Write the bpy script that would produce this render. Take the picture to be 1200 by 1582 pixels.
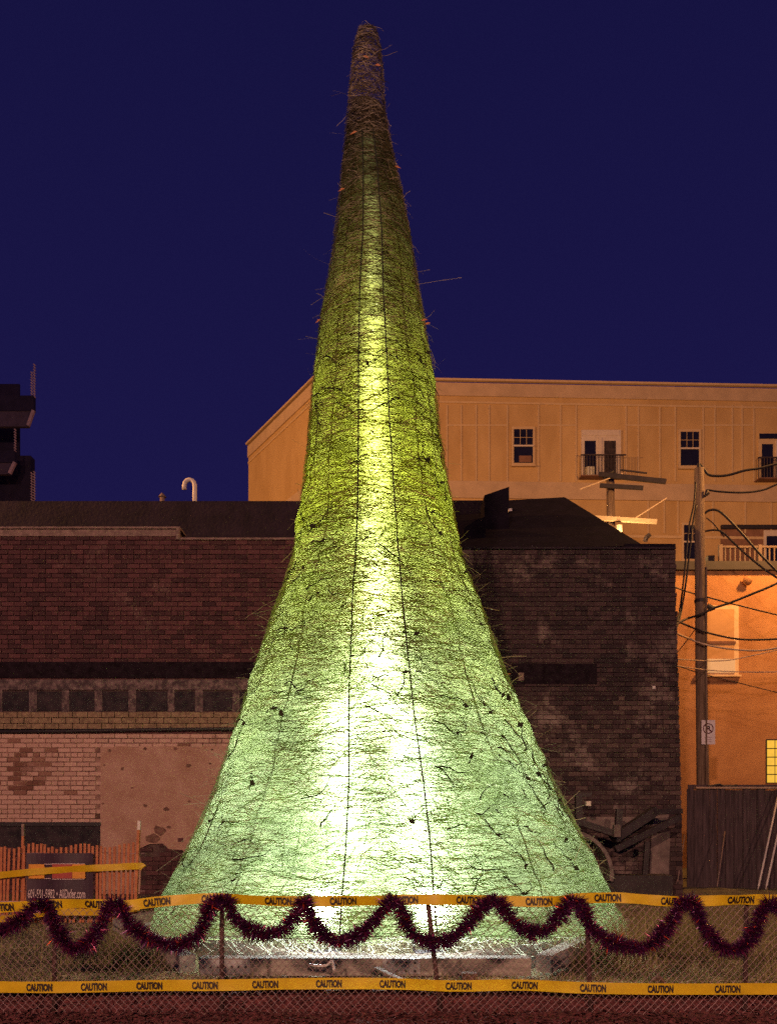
import bpy, bmesh, math, random
from mathutils import Vector, Matrix

random.seed(7)
SC = bpy.context.scene
COL = SC.collection
for o in list(bpy.data.objects):
    bpy.data.objects.remove(o, do_unlink=True)

# ------------------------------------------------------------------ camera, sky, exposure, street lamps
F, CX, HY, EYE = 1230.0, 600.0, 1255.0, 1.4      # focal length in photo pixels, principal column, horizon row, eye height
cam = bpy.data.cameras.new('camera')
cam.sensor_fit = 'VERTICAL'
cam.sensor_height = 36.0
cam.lens = 36.0 * F / 1582.0
cam.shift_y = (HY - 791.0) / 1582.0
cam.clip_start = 0.05
cam.clip_end = 800.0
camo = bpy.data.objects.new('camera', cam)
camo.location = (0, 0, EYE)
camo.rotation_euler = (math.radians(90), 0, 0)
COL.objects.link(camo)
SC.camera = camo

world = bpy.data.worlds.new('World')
SC.world = world
world.use_nodes = True
wn = world.node_tree
_tc = wn.nodes.new('ShaderNodeTexCoord')
_sp = wn.nodes.new('ShaderNodeSeparateXYZ')
_rp = wn.nodes.new('ShaderNodeValToRGB')
_rp.color_ramp.elements[0].position, _rp.color_ramp.elements[0].color = 0.0, (0.0135, 0.0100, 0.0740, 1)
_rp.color_ramp.elements[1].position, _rp.color_ramp.elements[1].color = 0.9, (0.0065, 0.0058, 0.0450, 1)
wn.links.new(_tc.outputs['Generated'], _sp.inputs[0])
wn.links.new(_sp.outputs['Z'], _rp.inputs['Fac'])
wn.links.new(_rp.outputs['Color'], wn.nodes['Background'].inputs['Color'])
wn.nodes['Background'].inputs['Strength'].default_value = 1.0

SC.view_settings.view_transform = 'Standard'
SC.view_settings.look = 'None'
SC.view_settings.exposure = 0.0
SC.view_settings.gamma = 1.0
SC.render.dither_intensity = 2.0
SC.cycles.use_denoising = False
SC.cycles.max_bounces = 7
SC.cycles.transparent_max_bounces = 12
SC.cycles.transmission_bounces = 6
SC.cycles.sample_clamp_indirect = 1.0
SC.cycles.caustics_reflective = False
SC.cycles.caustics_refractive = False

SODIUM = (1.0, 0.45, 0.12)
STREET = (1.0, 0.52, 0.36)
P_STREET, P_ALLEY, P_LANE, P_YARD = 11000.0, 2600.0, 170.0, 20000.0
P_FLOOD, E_TUBE = 80.0, 70.0

# ------------------------------------------------------------------ helpers
def P(x, y, d):
    """photo pixel at a depth -> world point"""
    return Vector(((x - CX) * d / F, d, EYE + (HY - y) * d / F))

def px(x, d): return (x - CX) * d / F
def pz(y, d): return EYE + (HY - y) * d / F

class MB:
    def __init__(self):
        self.v, self.f, self.m = [], [], []
        self.uv = None
    def face(self, pts, mi=0):
        b = len(self.v)
        self.v.extend([tuple(p) for p in pts])
        self.f.append(tuple(range(b, b + len(pts))))
        self.m.append(mi)
    def box(self, x0, x1, y0, y1, z0, z1, mi=0):
        b = len(self.v)
        self.v += [(x0, y0, z0), (x1, y0, z0), (x1, y1, z0), (x0, y1, z0), (x0, y0, z1), (x1, y0, z1), (x1, y1, z1), (x0, y1, z1)]
        for q in ((0, 3, 2, 1), (4, 5, 6, 7), (0, 1, 5, 4), (1, 2, 6, 5), (2, 3, 7, 6), (3, 0, 4, 7)):
            self.f.append(tuple(b + i for i in q))
            self.m.append(mi)
        return self
    def beam(self, a, c, w, h, up=(0, 0, 1), mi=0):
        """box from a to c, w wide sideways, h along up"""
        a, c = Vector(a), Vector(c)
        t = (c - a).normalized()
        s = t.cross(Vector(up))
        if s.length < 1e-4: s = t.cross(Vector((0, 1, 0)))
        s.normalize()
        u = s.cross(t).normalized()
        s, u = s * w / 2, u * h / 2
        b = len(self.v)
        for q in (a, c):
            self.v += [tuple(q - s - u), tuple(q + s - u), tuple(q + s + u), tuple(q - s + u)]
        for q in ((0, 3, 2, 1), (4, 5, 6, 7), (0, 1, 5, 4), (1, 2, 6, 5), (2, 3, 7, 6), (3, 0, 4, 7)):
            self.f.append(tuple(b + i for i in q))
            self.m.append(mi)
        return self
    def tube(self, path, r, n=6, mi=0, cap=True):
        path = [Vector(p) for p in path]
        rr = r if isinstance(r, (list, tuple)) else [r] * len(path)
        b = len(self.v)
        prev = None
        for i, p in enumerate(path):
            t = (path[min(i + 1, len(path) - 1)] - path[max(i - 1, 0)])
            t = t.normalized() if t.length > 1e-9 else Vector((0, 0, 1))
            if prev is None:
                s = t.cross(Vector((0, 0, 1)))
                if s.length < 1e-3: s = t.cross(Vector((0, 1, 0)))
            else:
                s = prev - t * prev.dot(t)
            s.normalize()
            prev = s
            u = t.cross(s)
            for k in range(n):
                a = 2 * math.pi * k / n
                self.v.append(tuple(p + s * (rr[i] * math.cos(a)) + u * (rr[i] * math.sin(a))))
        for i in range(len(path) - 1):
            for k in range(n):
                k2 = (k + 1) % n
                self.f.append((b + i * n + k, b + i * n + k2, b + (i + 1) * n + k2, b + (i + 1) * n + k))
                self.m.append(mi)
        if cap:
            e = b + (len(path) - 1) * n
            self.f.append(tuple(b + k for k in reversed(range(n)))); self.m.append(mi)
            self.f.append(tuple(e + k for k in range(n))); self.m.append(mi)
        return self
    def prism(self, pts, y0, y1, mi=0):
        """polygon of (x,z) points extruded from y0 to y1; pts counter-clockwise seen from -y"""
        n = len(pts)
        b = len(self.v)
        self.v += [(p[0], y0, p[1]) for p in pts] + [(p[0], y1, p[1]) for p in pts]
        self.f.append(tuple(b + i for i in range(n))); self.m.append(mi)
        self.f.append(tuple(b + n + i for i in reversed(range(n)))); self.m.append(mi)
        for i in range(n):
            j = (i + 1) % n
            self.f.append((b + j, b + i, b + n + i, b + n + j)); self.m.append(mi)
        return self
    def ribbon(self, pts, side, w, mi=0):
        b = len(self.v)
        n = len(pts)
        for i, p in enumerate(pts):
            s = side[i] if isinstance(side, list) else side
            self.v.append(tuple(p - s * (w / 2))); self.v.append(tuple(p + s * (w / 2)))
        for i in range(n - 1):
            self.f.append((b + 2 * i, b + 2 * i + 2, b + 2 * i + 3, b + 2 * i + 1)); self.m.append(mi)
    def mesh(self, name, mats):
        me = bpy.data.meshes.new(name)
        me.from_pydata(self.v, [], self.f)
        mats = mats if isinstance(mats, (list, tuple)) else [mats]
        for m in mats: me.materials.append(m)
        if len(mats) > 1: me.polygons.foreach_set('material_index', self.m)
        me.update()
        return me
    def build(self, name, mats, parent=None, smooth=False):
        me = self.mesh(name, mats)
        if smooth: me.polygons.foreach_set('use_smooth', [True] * len(me.polygons))
        return link(name, me, parent)

def link(name, data, parent=None, loc=None):
    o = bpy.data.objects.new(name, data)
    COL.objects.link(o)
    if loc is not None: o.location = loc
    if parent is not None:
        o.parent = parent
        if parent.type == 'EMPTY': o.matrix_parent_inverse = Matrix.Translation(-Vector(parent.location))
    return o

def thing(name, loc, label, cat, group=None):
    o = bpy.data.objects.new(name, None)
    COL.objects.link(o)
    o.location = loc
    tag(o, label, cat, group)
    return o

def tag(o, label=None, cat=None, group=None, kind=None):
    if label: o['label'] = label
    if cat: o['category'] = cat
    if group: o['group'] = group
    if kind: o['kind'] = kind
    return o

def smooth_path(pts, step=None, n=6):
    pts = [Vector(p) for p in pts]
    out = []
    for i in range(len(pts) - 1):
        p0, p1, p2, p3 = pts[max(i - 1, 0)], pts[i], pts[i + 1], pts[min(i + 2, len(pts) - 1)]
        for k in range(n):
            t = k / n
            out.append(0.5 * ((2 * p1) + (p2 - p0) * t + (2 * p0 - 5 * p1 + 4 * p2 - p3) * t * t + (3 * p1 - p0 - 3 * p2 + p3) * t ** 3))
    out.append(pts[-1])
    return out

def lerp_table(tab, t):
    if t <= tab[0][0]: return tab[0][1]
    for (a, b), (c, d) in zip(tab, tab[1:]):
        if t <= c: return b + (d - b) * (t - a) / (c - a)
    return tab[-1][1]

# ------------------------------------------------------------------ materials
def mat(name, c, rough=0.8, vary=0.25, scale=6.0, bump=0.0, bscale=None, c2=None, metal=0.0, stretch=(1, 1, 1), emit=None, es=0.0, detail=6.0, trans=0.0, lo=0.35, hi=0.65):
    m = bpy.data.materials.new(name)
    m.use_nodes = True
    nt = m.node_tree
    b = nt.nodes['Principled BSDF']
    b.inputs['Roughness'].default_value = rough
    b.inputs['Metallic'].default_value = metal
    tc = nt.nodes.new('ShaderNodeTexCoord')
    mp = nt.nodes.new('ShaderNodeMapping')
    mp.inputs['Scale'].default_value = stretch
    nt.links.new(tc.outputs['Object'], mp.inputs['Vector'])
    ns = nt.nodes.new('ShaderNodeTexNoise')
    ns.inputs['Scale'].default_value = scale
    ns.inputs['Detail'].default_value = detail
    ns.inputs['Roughness'].default_value = 0.65
    nt.links.new(mp.outputs['Vector'], ns.inputs['Vector'])
    rp = nt.nodes.new('ShaderNodeValToRGB')
    a = c if c2 else tuple(x * (1 - vary) for x in c)
    z = c2 if c2 else tuple(min(1, x * (1 + vary)) for x in c)
    rp.color_ramp.elements[0].position = lo
    rp.color_ramp.elements[1].position = hi
    rp.color_ramp.elements[0].color = (*a, 1)
    rp.color_ramp.elements[1].color = (*z, 1)
    nt.links.new(ns.outputs['Fac'], rp.inputs['Fac'])
    nt.links.new(rp.outputs['Color'], b.inputs['Base Color'])
    if bump:
        n2 = nt.nodes.new('ShaderNodeTexNoise')
        n2.inputs['Scale'].default_value = bscale or scale * 6
        n2.inputs['Detail'].default_value = 4
        nt.links.new(mp.outputs['Vector'], n2.inputs['Vector'])
        bp = nt.nodes.new('ShaderNodeBump')
        bp.inputs['Strength'].default_value = bump
        bp.inputs['Distance'].default_value = 0.02
        nt.links.new(n2.outputs['Fac'], bp.inputs['Height'])
        nt.links.new(bp.outputs['Normal'], b.inputs['Normal'])
    if emit:
        b.inputs['Emission Color'].default_value = (*emit, 1)
        b.inputs['Emission Strength'].default_value = es
    if trans:
        out = nt.nodes['Material Output']
        tr = nt.nodes.new('ShaderNodeBsdfTranslucent')
        nt.links.new(rp.outputs['Color'], tr.inputs['Color'])
        mx = nt.nodes.new('ShaderNodeMixShader')
        mx.inputs[0].default_value = trans
        nt.links.new(b.outputs[0], mx.inputs[1]); nt.links.new(tr.outputs[0], mx.inputs[2])
        nt.links.new(mx.outputs[0], out.inputs['Surface'])
    return m

def brick_mat(name, base, light, wear, wear_amt, rnd=0.5):
    """bricks: each takes its own tone from the mesh island, worn patches on top"""
    m = mat(name, base, 0.9, 0.3, 3.0, 0.5, 60)
    nt = m.node_tree
    b = nt.nodes['Principled BSDF']
    geo = nt.nodes.new('ShaderNodeNewGeometry')
    r1 = nt.nodes.new('ShaderNodeValToRGB')
    r1.color_ramp.elements[0].color = (*base, 1)
    r1.color_ramp.elements[1].color = (*light, 1)
    oi = nt.nodes.new('ShaderNodeObjectInfo')
    ad = nt.nodes.new('ShaderNodeMath'); ad.operation = 'ADD'
    fr = nt.nodes.new('ShaderNodeMath'); fr.operation = 'FRACT'
    nt.links.new(geo.outputs['Random Per Island'], ad.inputs[0])
    nt.links.new(oi.outputs['Random'], ad.inputs[1])
    nt.links.new(ad.outputs[0], fr.inputs[0])
    nt.links.new(fr.outputs[0], r1.inputs['Fac'])
    n = nt.nodes.new('ShaderNodeTexNoise')
    n.inputs['Scale'].default_value = 1.3
    n.inputs['Detail'].default_value = 8
    n.inputs['Roughness'].default_value = 0.7
    nt.links.new(geo.outputs['Position'], n.inputs['Vector'])
    r2 = nt.nodes.new('ShaderNodeValToRGB')
    r2.color_ramp.elements[0].position = 1 - wear_amt
    r2.color_ramp.elements[1].position = min(1, 1 - wear_amt + 0.12)
    nt.links.new(n.outputs['Fac'], r2.inputs['Fac'])
    mx = nt.nodes.new('ShaderNodeMixRGB')
    mx.inputs['Color2'].default_value = (*wear, 1)
    nt.links.new(r2.outputs['Color'], mx.inputs['Fac'])
    nt.links.new(r1.outputs['Color'], mx.inputs['Color1'])
    nt.links.new(mx.outputs['Color'], b.inputs['Base Color'])
    return m

M = {}
M['mulch'] = mat('red brown mulch', (0.065, 0.020, 0.024), 0.95, c2=(0.20, 0.052, 0.055), scale=30, bump=1.0, bscale=90)
M['lot'] = mat('dry grassy dirt', (0.10, 0.085, 0.045), 0.95, c2=(0.23, 0.20, 0.10), scale=5, bump=0.9, bscale=60)
M['asphalt'] = mat('asphalt', (0.05, 0.048, 0.05), 0.9, 0.3, 20, 0.5, 150)
M['brick'] = brick_mat('dark red brick', (0.046, 0.018, 0.022), (0.120, 0.046, 0.050), (0.18, 0.105, 0.095), 0.40)
M['brick_right'] = brick_mat('dim right brick', (0.024, 0.014, 0.018), (0.070, 0.040, 0.044), (0.20, 0.145, 0.135), 0.46)  # darker colour stands in for the weaker light at this end
M['brick_worn'] = brick_mat('worn pale brick', (0.04, 0.025, 0.027), (0.115, 0.075, 0.07), (0.25, 0.19, 0.175), 0.48)
M['brick_paint'] = brick_mat('pink painted brick', (0.48, 0.31, 0.25), (0.58, 0.38, 0.31), (0.17, 0.07, 0.05), 0.42)
M['brick_bare'] = brick_mat('bare brick', (0.16, 0.07, 0.05), (0.30, 0.16, 0.12), (0.40, 0.26, 0.22), 0.42)
M['mortar'] = mat('old mortar', (0.085, 0.052, 0.05), 0.95, 0.4, 8, 0.4)
M['mortar_paint'] = mat('grimy painted joint', (0.17, 0.09, 0.07), 0.95, 0.5, 9)
M['joint'] = mat('painted mortar joint', (0.10, 0.05, 0.04), 0.95, scale=2.5, c2=(0.36, 0.22, 0.18), lo=0.40, hi=0.55)
M['stucco'] = mat('patchy stucco', (0.37, 0.21, 0.15), 0.95, scale=2.2, c2=(0.50, 0.32, 0.25), bump=0.5, bscale=70)
M['stucco_grey'] = mat('grey stucco', (0.20, 0.155, 0.14), 0.95, 0.3, 4, 0.5, 50)
M['band'] = mat('tan stone band', (0.16, 0.11, 0.07), 0.95, scale=14, c2=(0.34, 0.24, 0.15), bump=0.4)
M['steel_dark'] = mat('dark steel', (0.018, 0.013, 0.018), 0.6, 0.4, 8)
M['glass_dirty'] = mat('dirty dark pane', (0.010, 0.007, 0.013), 0.95, scale=7, c2=(0.05, 0.035, 0.042))
M['mullion'] = mat('flaking mullion paint', (0.06, 0.04, 0.045), 0.9, scale=9, c2=(0.24, 0.17, 0.165), lo=0.42, hi=0.68)
M['tar'] = mat('tar roof', (0.011, 0.008, 0.015), 0.9, 0.3, 4, 0.3)
M['tar'].node_tree.nodes['Principled BSDF'].inputs['Specular IOR Level'].default_value = 0.1
M['tarwall'] = mat('dark back wall', (0.022, 0.013, 0.022), 0.95, 0.35, 3, 0.4)
M['coping'] = mat('worn coping', (0.22, 0.15, 0.13), 0.9, 0.35, 9)
M['white_metal'] = mat('pale metal', (0.6, 0.55, 0.52), 0.5, 0.15, 10)
M['siding'] = mat('tan siding', (0.40, 0.25, 0.11), 0.9, scale=0.9, c2=(0.54, 0.36, 0.18), bump=0.2, bscale=40, stretch=(1, 1, .45), lo=.3, hi=.7)
M['siding_band'] = mat('pinkish band', (0.46, 0.33, 0.23), 0.9, 0.10, 2, 0.2, 40)
M['trim'] = mat('cream trim', (0.52, 0.37, 0.225), 0.8, 0.08, 5)
M['white_trim'] = mat('white trim', (0.56, 0.47, 0.42), 0.7, 0.08, 5)
M['glass'] = mat('dark window glass', (0.012, 0.012, 0.03), 0.12, 0.2, 3)
M['iron'] = mat('black iron', (0.05, 0.035, 0.035), 0.5, 0.3, 9)
M['ochre'] = mat('ochre render', (0.40, 0.185, 0.07), 0.95, scale=1.3, c2=(0.56, 0.29, 0.12), bump=0.8, bscale=45, lo=.3, hi=.7)
M['rail'] = mat('terrace rail paint', (0.13, 0.085, 0.07), 0.7, 0.1, 5)
M['annex_trim'] = mat('annex window trim', (0.80, 0.58, 0.32), 0.7, 0.08, 4)
M['annex_sash'] = mat('annex sash panel', (0.60, 0.34, 0.14), 0.7, 0.08, 4)
M['recess'] = mat('brown recess wall', (0.20, 0.10, 0.07), 0.95, 0.2, 3)
M['blind'] = mat('yellowed blind', (0.62, 0.46, 0.25), 0.7, 0.08, 3)
M['panel_white'] = mat('white window panel', (0.80, 0.76, 0.62), 0.6, 0.05, 4)
M['glass_block'] = mat('lit glass block', (0.5, 0.4, 0.1), 0.3, 0.2, 12, emit=(1.0, 0.62, 0.06), es=0.62)
M['wood_pole'] = mat('weathered pole wood', (0.13, 0.085, 0.055), 0.95, scale=7, c2=(0.26, 0.19, 0.14), stretch=(4, 4, 0.3), bump=0.6)
M['wood_arm'] = mat('crossarm wood', (0.50, 0.40, 0.28), 0.9, 0.2, 8, stretch=(0.4, 4, 4))
M['cable'] = mat('black cable', (0.02, 0.015, 0.015), 0.6, 0.3, 9)
M['cable_pale'] = mat('pale cable', (0.55, 0.42, 0.30), 0.6, 0.15, 9)
M['sign_white'] = mat('sign white', (0.78, 0.74, 0.74), 0.5, 0.05, 6)
M['sign_dark'] = mat('sign dark red print', (0.10, 0.012, 0.02), 0.6, 0.1, 6)
M['sign_black'] = mat('sign black print', (0.02, 0.015, 0.02), 0.6, 0.1, 6)
M['sign_grey'] = mat('sign faded print', (0.55, 0.47, 0.47), 0.6, 0.1, 6)
M['fence_board'] = mat('dark weathered boards', (0.038, 0.027, 0.031), 0.95, scale=5, c2=(0.11, 0.078, 0.085), stretch=(5, 5, 0.4), bump=0.5)
M['fence_cap'] = mat('pale rail', (0.42, 0.30, 0.20), 0.9, 0.2, 8)
M['tower'] = mat('dark tower', (0.03, 0.022, 0.05), 0.9, 0.25, 2)
M['tower_fascia'] = mat('tower fascia', (0.11, 0.08, 0.11), 0.9, 0.2, 3)
M['tower_pale'] = mat('tower pale edge', (0.60, 0.42, 0.40), 0.8, 0.1, 3)
M['machine'] = mat('dark machine paint', (0.030, 0.022, 0.024), 0.55, 0.4, 8)
M['machine_edge'] = mat('pale lit fender', (0.20, 0.16, 0.15), 0.9, 0.4, 9, 0.4)  # light along the fender arch is put into this pale colour
M['rubber'] = mat('tyre rubber', (0.05, 0.042, 0.04), 0.9, 0.4, 12, 0.6)
M['orange_slat'] = mat('orange slat', (0.33, 0.11, 0.05), 0.85, scale=14, c2=(0.50, 0.19, 0.09))
M['wire'] = mat('galvanised wire', (0.36, 0.25, 0.26), 0.6, 0.3, 30, metal=0.1)
M['post'] = mat('rusty fence post', (0.07, 0.035, 0.032), 0.8, 0.5, 20, metal=0.2)
M['tape'] = mat('yellow caution tape', (0.76, 0.53, 0.014), 0.45, 0.10, 7, trans=0.30)
M['tape_print'] = mat('black tape print', (0.020, 0.008, 0.006), 0.6, 0.2, 60)
M['banner'] = mat('purple black banner', (0.035, 0.014, 0.030), 0.5, 0.3, 5)
M['banner_orange'] = mat('banner orange', (0.62, 0.27, 0.03), 0.5, 0.1, 5)
M['banner_red'] = mat('banner red', (0.33, 0.05, 0.04), 0.5, 0.1, 5)
M['banner_white'] = mat('banner print', (0.62, 0.50, 0.50), 0.5, 0.1, 5)
def tinsel(name, c, rough):
    m = mat(name, c, rough, 0.2, 20, metal=0.5)
    return m
M['tinsel'] = tinsel('purple tinsel', (0.075, 0.013, 0.080), 0.33)
M['tinsel2'] = tinsel('maroon tinsel', (0.19, 0.020, 0.085), 0.30)
M['tinsel_glint'] = tinsel('orange red tinsel glint', (0.85, 0.10, 0.03), 0.35)  # lamp glints on the garland, put into the strip colour
M['grass'] = mat('dry grass', (0.17, 0.17, 0.06), 0.9, scale=2, c2=(0.42, 0.38, 0.18), trans=0.35)
M['litter'] = mat('fallen straw', (0.55, 0.55, 0.28), 0.9, scale=3, c2=(0.75, 0.75, 0.46), trans=0.2)
M['matte'] = mat('soot black', (0.018, 0.012, 0.017), 1.0, 0.4, 8)  # flat near-black for the steel beams, hardly any sheen
M['matte'].node_tree.nodes['Principled BSDF'].inputs['Specular IOR Level'].default_value = 0.05
M['berm'] = mat('brown screen berm', (0.045, 0.03, 0.018), 0.95, scale=9, c2=(0.12, 0.085, 0.05), bump=1.0, bscale=50)
M['timber'] = mat('base timber', (0.34, 0.32, 0.27), 0.9, 0.3, 5, stretch=(0.6, 4, 4), bump=0.4)
M['plate'] = mat('galvanised plate', (0.45, 0.47, 0.48), 0.45, 0.12, 8, metal=0.3)
M['bolt'] = mat('dark bolt', (0.03, 0.03, 0.03), 0.6)
M['pvc'] = mat('white pipe', (0.75, 0.75, 0.72), 0.5, 0.1, 9)
M['block'] = mat('brown block', (0.13, 0.075, 0.05), 0.95, 0.3, 9)
M['lamp_glow_cool'] = mat('flood lens', (0.8, 0.8, 0.8), 0.3, emit=(0.85, 0.95, 1.0), es=60)
M['lamp_glow_warm'] = mat('sodium lens', (0.8, 0.6, 0.3), 0.3, emit=(1.0, 0.55, 0.18), es=8)
M['mast'] = mat('mast pole wood', (0.50, 0.45, 0.36), 0.9, 0.2, 6, stretch=(4, 4, 0.3))
M['twig'] = mat('dark vine twig', (0.018, 0.020, 0.006), 0.9, 0.5, 10)
M['leaf_dead'] = mat('dead leaf', (0.05, 0.045, 0.01), 0.9, 0.5, 10)
M['speck_lit'] = mat('orange lit speck', (0.50, 0.22, 0.10), 0.9, 0.3, 10)
M['cable_frame'] = mat('frame cable', (0.02, 0.025, 0.01), 0.6, 0.3, 9)

def straw_mat(name, bottom, mid, top, trans, thick_lo, rough_t, fwd=0.0, gaps=0.0, fiber=True):
    """straw: colour runs from pale green low down to dark brown at the tip, with the fading glow put into the colour (uv.y is height in metres)"""
    m = bpy.data.materials.new(name)
    m.use_nodes = True
    nt = m.node_tree
    nt.nodes.clear()
    N, L = nt.nodes.new, nt.links.new
    out = N('ShaderNodeOutputMaterial')
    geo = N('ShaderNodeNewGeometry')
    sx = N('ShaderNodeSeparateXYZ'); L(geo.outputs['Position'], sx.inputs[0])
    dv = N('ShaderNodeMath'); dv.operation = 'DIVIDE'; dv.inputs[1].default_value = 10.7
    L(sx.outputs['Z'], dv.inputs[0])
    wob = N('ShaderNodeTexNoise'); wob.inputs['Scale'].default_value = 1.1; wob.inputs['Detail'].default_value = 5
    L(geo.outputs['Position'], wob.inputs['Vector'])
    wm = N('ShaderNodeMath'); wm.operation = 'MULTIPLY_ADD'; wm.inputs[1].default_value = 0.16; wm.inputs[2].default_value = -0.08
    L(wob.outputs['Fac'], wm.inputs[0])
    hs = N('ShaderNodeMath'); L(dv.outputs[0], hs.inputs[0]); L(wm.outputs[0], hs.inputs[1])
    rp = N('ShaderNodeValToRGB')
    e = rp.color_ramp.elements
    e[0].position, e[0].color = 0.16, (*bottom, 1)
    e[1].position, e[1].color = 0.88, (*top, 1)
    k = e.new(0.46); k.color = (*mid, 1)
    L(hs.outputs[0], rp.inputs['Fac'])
    uv = N('ShaderNodeUVMap')
    mp = N('ShaderNodeMapping'); mp.inputs['Scale'].default_value = (1.6, 55, 1)
    L(uv.outputs['UV'], mp.inputs['Vector'])
    nf = N('ShaderNodeTexNoise'); nf.inputs['Scale'].default_value = 1.0; nf.inputs['Detail'].default_value = 7; nf.inputs['Roughness'].default_value = 0.62
    nf.inputs['Distortion'].default_value = 0.4
    L(mp.outputs[0], nf.inputs['Vector'])
    n2 = N('ShaderNodeTexNoise'); n2.inputs['Scale'].default_value = 1.6; n2.inputs['Detail'].default_value = 7; n2.inputs['Roughness'].default_value = 0.7
    L(geo.outputs['Position'], n2.inputs['Vector'])
    var = N('ShaderNodeMapRange'); var.inputs['From Min'].default_value = 0.32; var.inputs['From Max'].default_value = 0.68
    var.inputs['To Min'].default_value = thick_lo; var.inputs['To Max'].default_value = 1.25
    L((nf if fiber else n2).outputs['Fac'], var.inputs['Value'])
    v2 = N('ShaderNodeMapRange'); v2.inputs['From Min'].default_value = 0.3; v2.inputs['From Max'].default_value = 0.7
    v2.inputs['To Min'].default_value = 0.72; v2.inputs['To Max'].default_value = 1.25
    L(n2.outputs['Fac'], v2.inputs['Value'])
    mm = N('ShaderNodeMath'); mm.operation = 'MULTIPLY'; L(var.outputs[0], mm.inputs[0]); L(v2.outputs[0], mm.inputs[1])
    sc = N('ShaderNodeVectorMath'); sc.operation = 'SCALE'; L(rp.outputs['Color'], sc.inputs[0]); L(mm.outputs[0], sc.inputs['Scale'])
    col = sc.outputs[0]
    tr = N('ShaderNodeBsdfTranslucent'); L(col, tr.inputs['Color'])
    df = N('ShaderNodeBsdfDiffuse'); L(col, df.inputs['Color'])
    mx = N('ShaderNodeMixShader'); mx.inputs[0].default_value = trans
    L(df.outputs[0], mx.inputs[1]); L(tr.outputs[0], mx.inputs[2])
    last = mx.outputs[0]
    if fwd:
        bp = N('ShaderNodeBump'); bp.inputs['Strength'].default_value = 0.9; bp.inputs['Distance'].default_value = 0.03
        L(nf.outputs['Fac'], bp.inputs['Height'])
        rf = N('ShaderNodeBsdfRefraction'); rf.inputs['Roughness'].default_value = rough_t; rf.inputs['IOR'].default_value = 1.25
        pale = N('ShaderNodeMixRGB'); pale.inputs['Fac'].default_value = 0.10; pale.inputs['Color2'].default_value = (1, 1, 1, 1); L(col, pale.inputs['Color1'])
        L(pale.outputs['Color'], rf.inputs['Color']); L(bp.outputs['Normal'], rf.inputs['Normal'])
        m2 = N('ShaderNodeMixShader'); m2.inputs[0].default_value = fwd
        L(last, m2.inputs[1]); L(rf.outputs[0], m2.inputs[2])
        last = m2.outputs[0]
    if gaps:
        th = N('ShaderNodeMath'); th.operation = 'GREATER_THAN'; th.inputs[1].default_value = gaps
        L(nf.outputs['Fac'], th.inputs[0])
        tp = N('ShaderNodeBsdfTransparent')
        m3 = N('ShaderNodeMixShader')
        L(th.outputs[0], m3.inputs[0]); L(last, m3.inputs[1]); L(tp.outputs[0], m3.inputs[2])
        last = m3.outputs[0]
    L(last, out.inputs['Surface'])
    return m

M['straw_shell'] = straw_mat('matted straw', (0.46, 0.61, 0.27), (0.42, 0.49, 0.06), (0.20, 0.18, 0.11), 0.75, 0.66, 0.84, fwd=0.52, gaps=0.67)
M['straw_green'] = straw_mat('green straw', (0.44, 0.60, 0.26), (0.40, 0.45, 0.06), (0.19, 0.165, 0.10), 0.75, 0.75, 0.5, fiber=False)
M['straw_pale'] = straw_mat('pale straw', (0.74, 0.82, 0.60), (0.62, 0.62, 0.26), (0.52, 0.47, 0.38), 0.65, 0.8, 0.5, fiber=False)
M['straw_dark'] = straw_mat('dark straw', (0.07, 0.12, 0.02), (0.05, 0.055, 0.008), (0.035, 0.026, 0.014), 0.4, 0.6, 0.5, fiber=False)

_fonts = {}
def text_mesh(s, bold=0.02):
    cu = bpy.data.curves.new('lettering', 'FONT')
    cu.body = s
    cu.size = 1.0
    cu.offset = bold
    cu.resolution_u = 3
    cu.align_x = 'CENTER'
    cu.align_y = 'CENTER'
    ob = bpy.data.objects.new('lettering_source', cu)
    COL.objects.link(ob)
    dg = bpy.context.evaluated_depsgraph_get()
    me = bpy.data.meshes.new_from_object(ob.evaluated_get(dg))
    bpy.data.objects.remove(ob, do_unlink=True)
    bpy.data.curves.remove(cu)
    vs = [(v.co.x, v.co.y) for v in me.vertices]
    fs = [tuple(p.vertices) for p in me.polygons]
    bpy.data.meshes.remove(me)
    xs = [v[0] for v in vs]; ys = [v[1] for v in vs]
    cx, cy = (min(xs) + max(xs)) / 2, (min(ys) + max(ys)) / 2
    w, h = max(xs) - min(xs), max(ys) - min(ys)
    return [((x - cx) / w, (y - cy) / h) for x, y in vs], fs      # unit box centred on the origin

def place_text(name, tm, fn, material, parent):
    """fn maps unit coordinates (u,v in -0.5..0.5) to a world point"""
    vs, fs = tm
    me = bpy.data.meshes.new(name)
    me.from_pydata([tuple(fn(u, v)) for u, v in vs], [], fs)
    me.materials.append(material)
    return link(name, me, parent)

def lamp(name, loc, power, color, radius, spot=None, aim=None, parent=None, blend=0.4):
    ld = bpy.data.lights.new(name, 'SPOT' if spot else 'POINT')
    ld.energy = power
    ld.color = color
    ld.shadow_soft_size = radius
    if spot:
        ld.spot_size = math.radians(spot)
        ld.spot_blend = blend
    o = link(name, ld, parent, loc)
    if aim is not None:
        o.rotation_euler = (Vector(aim) - Vector(loc)).to_track_quat('-Z', 'Y').to_euler()
    return o

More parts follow.
